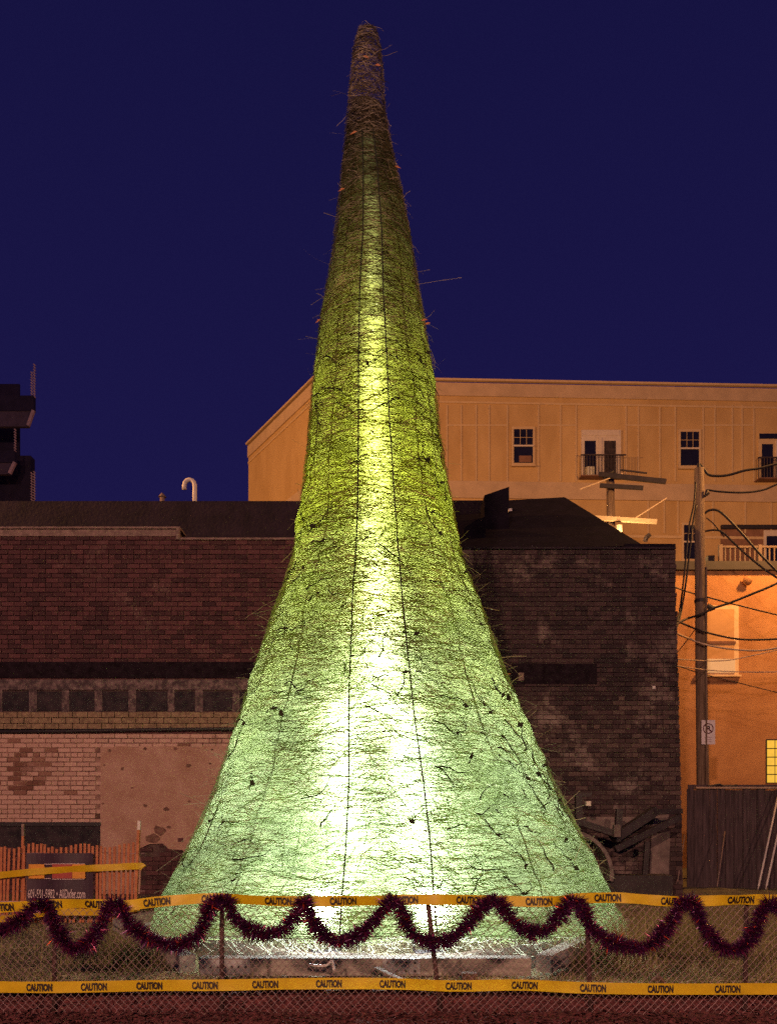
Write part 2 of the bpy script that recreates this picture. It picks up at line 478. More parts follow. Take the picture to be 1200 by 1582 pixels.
# ------------------------------------------------------------------ ground
def ground():
    # the lot: one sheet from the edge at the fence to far behind, gently uneven
    m = MB()
    xs = [-150, -60, -20] + [-9 + 0.3 * i for i in range(61)] + [20, 60, 150]
    ys = [6.10 + 0.25 * i for i in range(40)] + [18, 24, 40, 90, 300]
    def hz(x, y):
        if y > 16 or abs(x) > 12: return 0.0
        n = 0.025 * math.sin(x * 2.1 + y) + 0.02 * math.sin(y * 3.7 - x * 1.3) + 0.012 * math.sin(7 * x + 5 * y)
        return n - 0.02
    for y in ys:
        for x in xs:
            e = 0.05 * math.sin(x * 3.1) + 0.03 * math.sin(x * 7.3 + 1) if y < 6.2 else 0
            m.v.append((x, y + e, hz(x, y)))
    w = len(xs)
    for j in range(len(ys) - 1):
        for i in range(w - 1):
            m.f.append((j * w + i, j * w + i + 1, (j + 1) * w + i + 1, (j + 1) * w + i)); m.m.append(0)
    b = len(m.v)                       # crumbling bank in front of it
    for i in range(w):
        x, y, z = m.v[i]
        m.v.append((x, y - 0.10 - 0.03 * math.sin(9 * x), -0.25))
    for i in range(w - 1):
        m.f.append((b + i, b + i + 1, i + 1, i)); m.m.append(0)
    o = m.build('ground', M['lot'])
    tag(o, 'dry grassy dirt lot under the glowing straw cone', kind='structure')
    # mulch bed under the fence
    m = MB()
    xs = [-60, -15] + [-5 + 0.1 * i for i in range(101)] + [15, 60]
    ys = [4.9 + 0.06 * i for i in range(22)]
    for y in ys:
        for x in xs:
            m.v.append((x, y, -0.10 + random.uniform(-0.02, 0.025) + 0.135 * max(0, min(1, (y - 5.93) / 0.15))))
    w = len(xs)
    for j in range(len(ys) - 1):
        for i in range(w - 1):
            m.f.append((j * w + i, j * w + i + 1, (j + 1) * w + i + 1, (j + 1) * w + i)); m.m.append(0)
    o = m.build('mulch_bed', M['mulch'])
    tag(o, 'dark red brown mulch bed at the foot of the chain link fence', kind='structure')
    m = MB()
    m.face([(-150, -60, -0.16), (150, -60, -0.16), (150, 4.95, -0.16), (-150, 4.95, -0.16)])
    tag(m.build('pavement', M['asphalt']), 'pavement in front of the mulch bed', kind='structure')
    m = MB()
    for i in range(9000):              # mulch chips
        x, y = random.uniform(-3.6, 3.6), random.uniform(4.95, 6.14)
        a = random.uniform(0, 6.28); l = random.uniform(0.012, 0.04); h = random.uniform(0.004, 0.012)
        t = Vector((math.cos(a), math.sin(a), random.uniform(-0.5, 0.5))) * l
        s = Vector((-math.sin(a), math.cos(a), random.uniform(-0.6, 0.6))) * h
        c = Vector((x, y, -0.085 + random.uniform(-0.005, 0.02) + 0.135 * max(0, min(1, (y - 5.93) / 0.15))))
        m.face([c - t - s, c + t - s, c + t + s, c - t + s])
    tag(m.build('mulch_chips', M['mulch']), 'loose mulch chips strewn under the fence', 'mulch', kind='stuff')
    m = MB()
    for i in range(7000):              # fallen straw in front of and around the base
        if i < 5200: x, y = random.gauss(0, 1.25), random.uniform(6.15, 6.68)
        else:
            a = random.uniform(-1.9, 1.9); q = random.uniform(2.9, 4.2)
            x, y = q * math.sin(a), 9.5 - q * math.cos(a)
        if abs(x) > 4.5 or y < 6.14: continue
        an = random.uniform(0, 6.283); l = random.uniform(0.03, 0.11); w = random.uniform(0.002, 0.005)
        d = Vector((math.cos(an), math.sin(an), random.uniform(-.25, .25))); s_ = Vector((-d.y, d.x, random.uniform(-.4, .4)))
        c = Vector((x, y, hz(x, y) + random.uniform(0.004, 0.03)))
        m.face([c - d * l - s_ * w, c + d * l - s_ * w, c + d * l + s_ * w, c - d * l + s_ * w])
    tag(m.build('straw_litter', M['litter']), 'pale straw litter on the ground before the cone', 'straw', kind='stuff')
    # grass and weeds
    m = MB()
    def blade(x, y, h, lean, w):
        a = random.uniform(0, 6.28)
        b0 = Vector((x, y, hz(x, y) - 0.01))
        d = Vector((math.cos(a), math.sin(a), 0))
        pts = [b0, b0 + Vector((0, 0, h * 0.55)) + d * lean * 0.35, b0 + Vector((0, 0, h * (1 - 0.35 * lean / max(h, .01)))) + d * lean]
        s = Vector((-d.y, d.x, 0))
        k = len(m.v)
        m.v += [tuple(pts[0] - s * w), tuple(pts[0] + s * w), tuple(pts[1] - s * w * .7), tuple(pts[1] + s * w * .7), tuple(pts[2])]
        m.f += [(k, k + 1, k + 3, k + 2), (k + 2, k + 3, k + 4)]; m.m += [0, 0]
    for i in range(26000):
        y = 6.1 + (random.random() ** 1.5) * 7.2
        x = random.uniform(-0.56, 0.56) * y
        r = math.hypot(x, y - 9.5)
        if r < 2.75: continue
        big = 0.05 + 0.06 * random.random() + (0.10 * random.random() if random.random() < 0.12 else 0)
        if x > 2.0 and random.random() < 0.3: big *= 2.0
        if y < 6.4: big *= 0.5
        blade(x, y, big, big * random.uniform(0.2, 0.9), random.uniform(0.002, 0.005))
    for cx_, cy_, hh, n in ((-2.55, 7.5, 0.42, 420), (-2.2, 7.3, 0.30, 250), (2.0, 7.6, 0.40, 420), (2.35, 7.9, 0.45, 300), (2.8, 8.3, 0.4, 300), (3.3, 8.0, 0.3, 300), (3.6, 9.5, 0.35, 300)):
        for i in range(n):
            blade(random.gauss(cx_, 0.24), random.gauss(cy_, 0.2), hh * random.uniform(0.4, 1.1), hh * random.uniform(0.1, 0.7), random.uniform(0.003, 0.006))
    tag(m.build('grass', M['grass']), 'dry grass and weeds around the straw cone', 'grass', kind='stuff')
ground()

# ------------------------------------------------------------------ old brick building across the back of the lot
DW = 13.67
def bx(x): return px(x, DW)
def bz(y): return pz(y, DW)
def right_end(z): return 5.06 - 0.135 * max(0, min(1, z / 6.0)) - 0.0

def brick_building():
    t = thing('brick_building', (0, DW, 0), 'long dark brick building with pink painted ground floor behind the glowing cone', 'building')
    Y = DW
    zl, zr, zs = bz(818), bz(835), bz(848)
    xs_, xm = bx(275), bx(640)
    m = MB()
    m.prism([(-9, -0.1), (right_end(0), -0.1), (right_end(6) - 0.02, zs), (xm, zs), (xm, zr), (xs_, zr), (xs_, zl), (-9, zl)], Y + 0.02, Y + 3.0)
    m.build('wall', M['mortar'], t)
    # bricks: courses as real pieces
    pitch, ln, jt = 0.081, 0.216, 0.011
    courses, right, painted = MB(), MB(), []
    zpaint, xst = bz(1133), bx(156)
    z = 0.0
    row = 0
    while z < zl - 0.02:
        off = (ln / 2 if row % 2 else 0) + random.uniform(-0.01, 0.01)
        header = row % 6 == 5
        L_ = ln / 2 if header else ln
        x = -7.6 + off
        while x < right_end(z) - 0.02:
            x1 = min(x + L_ - jt, right_end(z) - random.uniform(0, 0.02))
            xc, zc = (x + x1) / 2, z + pitch / 2
            zt = z + pitch - jt
            top = zl if xc < xs_ else (zr if xc < xm else zs)
            ok = zt < top
            if bx(-30) < xc < 0 and bz(1050) > zc > bz(1101): ok = False      # window band
            if xc < -0.8 and bz(1127) < zc < bz(1101): ok = False             # stone band
            if xc < bx(158) and bz(1310) < zc < bz(1270): ok = False          # boarded opening
            if xst < xc < -1.0 and zc < bz(1152) and zc > 0.05 and not (bx(218) < xc < bx(300) and zc < bz(1300 + 20 * math.sin(9 * xc))): ok = False   # under stucco
            if ok:
                dy = random.uniform(0.004, 0.018)
                if xc < -1.0 and zc < zpaint and zc > bz(1272) and xc > bx(-25) and x1 - x > 0.08:
                    painted.append((xc, zc, dy, x1 - x))
                else:
                    (right if xc > 0.3 else courses).box(x, x1, Y - dy, Y + 0.03, z, zt, (1 if zc < bz(1078 + 25 * math.sin(2.3 * xc) + random.uniform(-25, 25)) and random.random() < 0.8 else 0) if xc > 0.3 else (1 if (xc < -1.0 and zc < zpaint and zc > bz(1272)) else 0))
            x += L_
        z += pitch
        row += 1
    tag(courses.build('brick_courses', [M['brick'], M['brick_paint']], t), kind='stuff')
    tag(right.build('brick_courses', [M['brick_right'], M['brick_worn']], t), kind='stuff', label='brickwork of the right end, its dimmer light put into the colour')
    MB().box(-7.6, xst, Y + 0.006, Y + 0.0195, bz(1271), zpaint).build('painted_joints', M['joint'], t)
    MB().box(xst + .001, -1.0, Y + 0.006, Y + 0.0195, bz(1153) + .001, zpaint).build('painted_joints', M['joint'], t)
    for wide in (0.206, 0.098):
        proto = proto2 = None
        for xc, zc, dy, w in painted:
            if (w > 0.15) != (wide > 0.15): continue
            if proto is None:
                b = MB()
                h = (pitch - jt) / 2
                e = 0.006
                # bevelled front
                b.v = [(-wide / 2, 0.03, -h), (wide / 2, 0.03, -h), (wide / 2, 0.03, h), (-wide / 2, 0.03, h),
                       (-wide / 2, -0.004, -h), (wide / 2, -0.004, -h), (wide / 2, -0.004, h), (-wide / 2, -0.004, h),
                       (-wide / 2 + e, -0.012, -h + e), (wide / 2 - e, -0.012, -h + e), (wide / 2 - e, -0.012, h - e), (-wide / 2 + e, -0.012, h - e)]
                for a, c in ((0, 4), (4, 8)):
                    for k in range(4):
                        b.f.append((a + k, a + (k + 1) % 4, c + (k + 1) % 4, c + k))
                b.f.append((8, 9, 10, 11))
                b.m = [0] * len(b.f)
                proto = b.mesh('brick', M['brick_paint'])
            if proto2 is None:
                proto2 = proto.copy(); proto2.materials.clear(); proto2.materials.append(M['brick_bare'])
            q = ((xc - bx(45)) / 0.34) ** 2 + ((zc - bz(1195)) / 0.42) ** 2
            bare = random.random() < (0.62 if q < 1 else 0.04)
            link('brick', proto2 if bare else proto, t, (xc, Y - dy + (0.012 if bare else 0.006), zc - jt / 2))
    # stucco panel with broken lower edge
    m = MB()
    pts = [(xst, 0.0), (bx(217), 0.0), (bx(219), bz(1330)), (bx(214), bz(1312)), (bx(232), bz(1304)), (bx(252), bz(1303)), (bx(262), bz(1312)), (bx(282), bz(1313)), (bx(300), bz(1330)), (-1.0, bz(1335)), (-1.0, bz(1153)), (xst, bz(1153))]
    m.prism(pts, Y - 0.016, Y + 0.019)
    m.build('stucco_panel', M['stucco'], t)
    for hx, hy, r in ((170, 1160, .05), (225, 1157, .045), (272, 1157, .05), (190, 1188, .05), (292, 1183, .06), (225, 1245, .05), (258, 1250, .06), (293, 1238, .035), (328, 1158, .03), (162, 1182, .03), (247, 1283, .14), (237, 1296, .15), (205, 1217, .03), (325, 1180, .03), (160, 1242, .03), (262, 1278, .05)):
        m = MB()
        n = 9
        m.face([(bx(hx) + r * random.uniform(.5, 1) * math.cos(a * 6.283 / n), Y - 0.019, bz(hy) + r * random.uniform(.4, .8) * math.sin(a * 6.283 / n)) for a in range(n)])
        m.build('spalled_patch', M['mortar_paint'], t)
    # boarded opening low on the left
    m = MB().box(-9, bx(156), Y + 0.004, Y + 0.018, bz(1318), bz(1271))
    m.build('boarded_opening', M['glass_dirty'], t)
    m = MB().box(-9, bx(157), Y - 0.03, Y + 0.003, bz(1276), bz(1270))
    m.build('lintel', M['steel_dark'], t)
    # stone band, pipe, steel beam, window band
    m = MB()
    x = -9.0
    while x < -0.8:
        w = random.uniform(0.22, 0.26)
        for k in range(3):
            z0 = bz(1127) + k * 0.098 + 0.006
            xo = x + (0.12 if k % 2 else 0)
            m.box(xo, min(xo + w - 0.012, -0.75), Y - 0.055 - random.uniform(0, .012), Y + 0.019, z0, z0 + 0.088)
        x += w
    tag(m.build('stone_band', M['band'], t), kind='stuff')
    MB().tube([(-9, Y - 0.05, bz(1132)), (bx(100), Y - 0.055, bz(1130)), (bx(250), Y - 0.05, bz(1127.5)), (-0.8, Y - 0.05, bz(1125))], 0.032, 8).build('pipe', M['steel_dark'], t, True)
    MB().box(-9, -0.7, Y - 0.03, Y + 0.019, bz(1048), bz(1023)).build('steel_beam', M['matte'], t)
    MB().box(bx(790), bx(921), Y - 0.022, Y + 0.019, bz(1057), bz(1026)).build('steel_beam', M['matte'], t)
    edges = [-60, 0, 52, 102, 153, 205, 265, 308, 365, 420]
    for a, b in zip(edges, edges[1:]):
        f = MB()
        f.box(bx(a) + 0.05, bx(b) - 0.05, Y + 0.002, Y + 0.012, bz(1098), bz(1068))
        p = f.build('window_pane', M['glass_dirty'], t)
    for a in edges:
        w = random.uniform(0.045, 0.07)
        MB().box(bx(a) - w, bx(a) + w, Y - 0.012, Y + 0.019, bz(1100), bz(1066)).build('mullion', M['mullion'], t)
    MB().box(-9, -0.8, Y - 0.02, Y + 0.019, bz(1066) + 0.002, bz(1050)).build('transom_board', M['mullion'], t)
    # parapet copings
    for x0, x1, yy in ((-9, xs_ + 0.05, 816), (xs_ + 0.052, xm, 833)):
        MB().box(x0, x1, Y - 0.05, Y + 0.35, bz(yy + 2), bz(yy - 1)).build('coping', M['coping'], t)
    MB().box(bx(680), right_end(6) - .01, Y - 0.04, Y + 0.3, bz(849), bz(846)).build('coping', M['tarwall'], t)
    MB().box(bx(965), right_end(6), Y + 0.002, Y + 0.4, bz(846), bz(840)).build('parapet_block', M['tar'], t)
    MB().box(-9, bx(278), Y - 0.028, Y + 0.019, bz(829), bz(819)).build('frieze', M['coping'], t)
    MB().tube([(bx(276), Y - 0.03, bz(835)), (bx(276), Y - 0.03, bz(818))], 0.04, 6).build('downpipe', M['coping'], t)
    # low stucco of the right end
    for poly in ([(893, 1262), (948, 1262), (948, 1290), (900, 1275)], [(958, 1262), (1000, 1262), (960, 1290), (956, 1286)], [(1002, 1352), (1032, 1350), (1034, 1283), (1005, 1292)], [(1006, 1278), (1030, 1270), (1032, 1258), (1010, 1260)]):
        m = MB()
        q = [(bx(a), bz(b)) for a, b in poly]
        area = sum(q[i][0] * q[(i + 1) % len(q)][1] - q[(i + 1) % len(q)][0] * q[i][1] for i in range(len(q)))
        if area < 0: q.reverse()
        m.prism(q, Y - 0.024, Y + 0.01)
        m.build('stucco_panel', M['stucco_grey'], t)
    MB().box(bx(1006.5), bx(1011), Y - 0.03, Y + 0.0, bz(1065), bz(1060)).build('wall_fitting', M['white_metal'], t)
    MB().box(bx(800), bx(808), Y - 0.05, Y + 0.0, bz(1052), bz(1040)).build('wall_fitting', M['coping'], t)
    # upper block and roofs behind the parapet
    MB().box(-12, bx(700) * 16 / DW, 16.2, 21, 3.0, pz(774, 16.2)).build('upper_wall', M['tarwall'], t)
    MB().box(px(700, 16.2) - .3, px(749, 16.2), 16.2, 20.5, 3.0, pz(773, 16.2)).build('upper_wall', M['tarwall'], t)
    m = MB()
    a, b = P(690, 850, 14.4), P(994, 843, 14.4)
    c, d = P(690, 778, 16.9), P(872, 768, 16.9)
    e, g = Vector((a.x, 19.4, a.z)), Vector((b.x, 19.4, b.z))
    m.face([a, b, d, c]); m.face([b, g, d]); m.face([c, d, g, e]); m.face([e, a, c])
    m.build('roof', M['tar'], t)
    m = MB()
    m.prism([(px(748, 15.3), 4.5), (px(786, 15.3), 4.5), (px(786, 15.3), pz(752, 15.3)), (px(748, 15.3), pz(765, 15.3))], 15.3, 15.9)
    m.build('chimney', M['tar'], t)
    m = MB()
    m.prism([(px(716, 14.9), 4.5), (px(750, 14.9), 4.5), (px(750, 14.9), pz(798, 14.9)), (px(735, 14.9), pz(803, 14.9)), (px(716, 14.9), pz(816, 14.9))], 14.9, 15.2)
    m.build('roof_box', M['tar'], t)
    MB().box(px(785, 15.2), px(790, 15.2), 15.15, 15.25, pz(791, 15.2), pz(787, 15.2)).build('roof_fitting', M['white_metal'], t)
    # gooseneck vent and a small cap on the upper roof
    d_ = 17.0
    pth = [P(301, 800, d_), P(301, 755, d_)] + [P(293 + 8 * math.cos(a), 750 - 9 * math.sin(a), d_) for a in [i * math.pi / 6 for i in range(7)]] + [P(285, 756, d_)]
    MB().tube(pth, 0.048, 8).build('gooseneck_vent', M['white_metal'], t, True)
    MB().tube([P(251, 790, d_), P(251, 769, d_), P(251, 768, d_), P(251, 762, d_)], [0.05, 0.05, 0.09, 0.02], 8).build('roof_cap', M['coping'], t)
    # sagging vine strands on the right end
    return t
brick_building()

# ------------------------------------------------------------------ tan apartment building far behind
def apartment():
    D0 = 30.0
    c0 = P(488, 588, 29.9)
    u = Vector((1, 0.035, 0)).normalized()
    n = Vector((u.y, -u.x, 0))                 # towards the camera
    t = thing('apartment_building', (c0.x, c0.y, 0), 'tan panelled apartment building with dark sash windows rising behind the brick roofs', 'building')
    ztop = c0.z
    def fac(x, y, out=0.0):
        """photo pixel on the facade plane"""
        r = Vector(((x - CX) / F, 1, (HY - y) / F))
        o = Vector((0, 0, EYE))
        base = Vector((c0.x, c0.y, 0))
        k = (base - o).dot(n) / r.dot(n)
        return o + r * k + n * out
    def slab(x0, x1, y0, y1, o0, o1):
        """box on the facade between pixel bounds, o0..o1 proud of it"""
        pts = [fac(x0, y1, o0), fac(x1, y1, o0), fac(x1, y0, o0), fac(x0, y0, o0), fac(x0, y1, o1), fac(x1, y1, o1), fac(x1, y0, o1), fac(x0, y0, o1)]
        m = MB()
        m.v = [tuple(p) for p in pts]
        # square up so edges are plumb and level
        for q in ((0, 3, 2, 1), (4, 5, 6, 7), (0, 1, 5, 4), (1, 2, 6, 5), (2, 3, 7, 6), (3, 0, 4, 7)):
            m.f.append(q); m.m.append(0)
        return m
    far = c0 + u * 22
    lf = P(384, 690, 35.3)
    back = Vector((lf.x + 4, lf.y + 10, 0)); backr = Vector((far.x, far.y + 12, 0))
    m = MB()
    ring = [Vector((c0.x, c0.y, 0)), Vector((far.x, far.y, 0)), backr, back, Vector((lf.x, lf.y, 0))]
    for i in range(5):
        a, b = ring[i], ring[(i + 1) % 5]
        m.face([(a.x, a.y, 0), (b.x, b.y, 0), (b.x, b.y, ztop), (a.x, a.y, ztop)])
    m.face([(p.x, p.y, ztop) for p in ring])
    m.build('wall', M['siding'], t)
    # cornice and bands run round both visible faces
    def band(z0, z1, o, material, nm):
        m = MB()
        ln = (Vector((lf.x, lf.y, 0)) - ring[0]).normalized()
        nl = Vector((-abs(ln.y), ln.x if ln.x < 0 else -ln.x, 0)).normalized()
        mid = (n + nl).normalized()
        k = o / mid.dot(n)
        A = [ring[4] + nl * o, ring[0] + mid * k, ring[1] + n * o]
        B = [ring[4] + nl * 0.002, ring[0] + mid * 0.002, ring[1] + n * 0.002]
        for i in range(2):
            a, b, c, d = A[i], A[i + 1], B[i + 1], B[i]
            m.face([(a.x, a.y, z0), (b.x, b.y, z0), (b.x, b.y, z1), (a.x, a.y, z1)])
            m.face([(a.x, a.y, z1), (b.x, b.y, z1), (c.x, c.y, z1), (d.x, d.y, z1)])
            m.face([(a.x, a.y, z0), (d.x, d.y, z0), (c.x, c.y, z0), (b.x, b.y, z0)])
        m.build(nm, material, t)
    zz = lambda y: fac(800, y).z
    band(zz(592) + .0, ztop + 0.12, 0.14, M['trim'], 'cornice')
    band(zz(614), zz(594), 0.05, M['siding_band'], 'frieze_band')
    band(zz(771), zz(745), 0.06, M['siding_band'], 'floor_band')
    band(zz(829), zz(825), 0.04, M['trim'], 'trim_board')
    band(zz(625), zz(622), 0.035, M['trim'], 'trim_board')
    for x in (690, 712, 735, 755, 783, 831, 865, 889, 966, 985, 1018, 1042, 1085, 1103, 1130, 1145, 1163, 1215):
        slab(x - 1.2, x + 1.2, 626, 744, 0.004, 0.022).build('trim_board', M['trim'], t)
    for x in (1000, 1025, 1046, 1080, 1100, 1150, 1190):
        slab(x - 1.2, x + 1.2, 772, 824, 0.004, 0.022).build('trim_board', M['trim'], t)
    for a, b in ((690, 783), (831, 889), (966, 1042), (1085, 1163)):
        slab(a, b, 656, 658.5, 0.004, 0.02).build('trim_board', M['trim'], t)
    def sash(x0, x1, y0, y1, grid=True):
        w = slab(x0 - 3.5, x1 + 3.5, y0 - 4, y1 + 4, 0.004, 0.05).build('window', M['trim'], t)
        ym = (y0 + y1) / 2
        slab(x0, x1, y0, ym - 1, 0.052, 0.056).build('pane', M['glass'], w)
        slab(x0, x1, ym + 1, y1, 0.052, 0.056).build('pane', M['glass'], w)
        slab(x0 - 1, x1 + 1, ym - 1.2, ym + 1.2, 0.054, 0.09).build('meeting_rail', M['white_trim'], w)
        slab(x0 - 4, x1 + 4, y1 + 4, y1 + 6, 0.004, 0.12).build('sill', M['trim'], w)
        for k in (1, 2):
            xx = x0 + (x1 - x0) * k / 3
            slab(xx - .3, xx + .3, y0, ym - 1, 0.0565, 0.07).build('glazing_bar', M['trim'], w)
        yy = (y0 + ym) / 2
        slab(x0, x1, yy - .3, yy + .3, 0.0565, 0.068).build('glazing_bar', M['trim'], w)
        return w
    w = sash(793, 822, 664, 716)
    slab(801, 820, 705, 715, 0.0572, 0.06).build('sill_clutter', M['recess'], w)
    sash(1050, 1078, 668, 720)
    sash(1055, 1075, 812, 864)
    def french(x0, x1, y0, y1, lit):
        d = slab(x0, x1, y0, y1, 0.004, 0.05).build('balcony_door', M['white_trim'] if lit else M['trim'], t)
        slab(x0 + 1, x1 - 3, y0 + 1, y0 + 9, 0.052, 0.07).build('transom', M['white_trim'] if lit else M['glass'], d)
        slab(x0 + 5, x0 + 22, y0 + 17, y1 - 3, 0.052, 0.058).build('pane', M['glass'], d)
        slab(x0 + 35, x0 + 53, y0 + 17, y1 - 3, 0.052, 0.058).build('pane', M['glass_dirty'], d)
        slab(x0 + 26, x0 + 31, y0 + 12, y1 - 1, 0.052, 0.08).build('door_stile', M['white_trim'], d)
        return d
    d = french(897, 958, 665, 741, True)
    slab(903, 915, 724, 738, 0.075, 0.2).build('white_plant_pot', M['panel_white'], d)
    french(1170, 1231, 670, 744, False)
    for x0, x1, y0 in ((893, 962, 708), (1164, 1240, 712)):
        r = slab(x0, x1, y0, y0 + 1.6, 0.30, 0.36).build('balcony_railing', M['iron'], t)
        slab(x0, x1, y0 + 32, y0 + 33.5, 0.0, 0.38).build('balcony_floor', M['recess'], r)
        x = x0
        while x <= x1:
            slab(x - .45, x + .45, y0 + 1.7, y0 + 31.8, 0.31, 0.34).build('baluster', M['iron'], r)
            x += 4.6
    # recessed loggia at the lower right with its door
    slab(1112, 1260, 812, 818, 0.004, 0.10).build('loggia_beam', M['steel_dark'], t)
    slab(1112, 1260, 818.2, 900, 0.004, 0.02).build('loggia_wall', M['recess'], t)
    dd = slab(1178, 1225, 820, 900, 0.022, 0.06).build('loggia_door', M['white_trim'], t)
    slab(1182, 1199, 829, 888, 0.062, 0.07).build('pane', M['glass'], dd)
    # left flank: flue and board lines
    return t
apartment()

# ------------------------------------------------------------------ ochre annex with roof terrace, right
def annex():
    D = 20.0
    t = thing('rendered_annex', (px(1200, D), D, 0), 'orange lit rendered annex with a roof terrace beside the utility pole', 'building')
    X, Z = (lambda x: px(x, D)), (lambda y: pz(y, D))
    x1 = X(1330)
    MB().box(X(1010), x1, D, D + 4, -0.1, Z(882)).build('wall', M['ochre'], t)
    MB().box(X(1000), x1 + .2, D - 0.12, D + 4.2, Z(882) + .002, Z(869)).build('roof_slab', M['steel_dark'], t)
    w = MB().box(X(1076), X(1139), D - 0.05, D - 0.002, Z(1043), Z(936)).build('window', M['annex_trim'], t)
    MB().box(X(1082), X(1132), D - 0.056, D - 0.052, Z(992), Z(942)).build('pane', M['annex_sash'], w)
    MB().box(X(1082), X(1132), D - 0.054, D - 0.0515, Z(1018), Z(995)).build('pane', M['annex_sash'], w)
    MB().box(X(1080), X(1134), D - 0.08, D - 0.057, Z(995.5), Z(991.5)).build('meeting_rail', M['recess'], w)
    MB().box(X(1082), X(1133), D - 0.075, D - 0.052, Z(1040), Z(1019)).build('lower_panel', M['panel_white'], w)
    MB().box(X(1072), X(1142), D - 0.1, D - 0.002, Z(1046), Z(1043.3)).build('sill', M['annex_trim'], w)
    g = MB().box(X(1182), X(1262), D - 0.02, D - 0.002, Z(1210), Z(1142)).build('glass_block_window', M['sign_black'], t)
    for i in range(6):
        for j in range(5):
            a, b = X(1183.5 + 12.6 * i), X(1183.5 + 12.6 * i + 11.2)
            c, e = Z(1209 - 13.3 * j), Z(1209 - 13.3 * j - 11.8)
            MB().box(a, b, D - 0.035, D - 0.0205, c, e).build('glass_block', M['glass_block'], g)
    # terrace railing stands on the roof
    y = D + 0.1
    z0, z1 = Z(879), Z(843)
    r = MB().beam((X(1113), y, z1), (x1, y, z1), 0.06, 0.05).build('terrace_railing', M['rail'], t)
    MB().beam((X(1113), y, z0 + .05), (x1, y, z0 + .05), 0.05, 0.05).build('bottom_rail', M['rail'], r)
    for i in range(27):
        x = X(1114.5 + 7.6 * i)
        big = i % 8 == 0
        s = 0.045 if big else 0.016
        MB().box(x - s, x + s, y - s, y + s, Z(869.5) if big else z0 + .06, z1 + (0.05 if big else -.03)).build('newel_post' if big else 'baluster', M['rail'], r)
    MB().box(X(1100), X(1111), D + .3, D + .8, Z(868.8), Z(852)).build('terrace_box', M['steel_dark'], t)
    f = MB().tube([(X(1150), D - 0.02, Z(899)), (X(1150), D - 0.10, Z(899)), (X(1150), D - 0.16, Z(900)), (X(1150), D - .19, Z(901.5))], [0.05, 0.10, 0.12, 0.06], 10).build('wall_light', M['ochre'], t, True)
    MB().tube([(X(1146), D - 0.1, Z(893)), (X(1153), D - 0.1, Z(897))], 0.025, 6).build('bracket', M['ochre'], f)
annex()

# ------------------------------------------------------------------ dark balcony tower, far left
def tower():
    D = 40.0
    t = thing('balcony_tower', (px(0, D), D, 0), 'dark tower block with stepped balconies at the left edge of the sky', 'building')
    X, Z = (lambda x: px(x, D)), (lambda y: pz(y, D))
    MB().box(X(-140), X(2), D + 2.0, D + 2.1, -0.1, Z(560)).build('wall', M['tower'], t)
    MB().box(X(-120), X(34), D + 1.0, D + 1.5, -0.1, Z(690)).build('wall', M['tower'], t)
    for xr, y0, y1, y2 in ((66, 627, 650, 673), (38, 710, 728, 745)):
        a, b = D - 1.0, D - 0.75
        s = MB().box(X(-120), X(xr), a, b, Z(y1), Z(y0)).build('balcony', M['tower'], t)
        m = MB()
        m.prism([(X(-120), Z(y2)), (X(xr - 9), Z(y2)), (X(xr - 1), Z(y1) - .005), (X(-120), Z(y1) - .005)], a + .05, b)
        m.build('soffit', M['tower_fascia'], s)
        m = MB()
        p0, p1 = Vector((X(xr - 8), a, Z(y2))), Vector((X(xr), a, Z(y1)))
        m.beam(p0, p1, 0.14, 0.14, up=(0, 1, 0))
        m.build('bracket', M['tower_pale'], s)
    for xx, ya, yb in ((62, 590, 627), (66, 578, 627), (62, 742, 790), (66, 740, 790), (37, 676, 709)):
        m = MB()
        y = ya
        while y < yb:
            m.beam((X(xx) - .05, D - .9, Z(y)), (X(xx) + .05, D - .9, Z(y + 2.5)), 0.05, 0.05, up=(0, 1, 0))
            y += 4
        m.beam((X(xx), D - .9, Z(yb)), (X(xx), D - .9, Z(ya)), 0.02, 0.02, up=(0, 1, 0))
        m.build('railing_post', M['tower_pale'], t)
tower()

# ------------------------------------------------------------------ poles, wires, sign, boards at right
def wire(nm, pts, d, r, material, label, cat='cable'):
    path = smooth_path([P(q[0], q[1], q[2] if len(q) > 2 else d) for q in pts], n=5)
    o = MB().tube(path, r, 5).build(nm, material, None, True)
    return tag(o, label, cat, 'overhead cables by the alley pole')

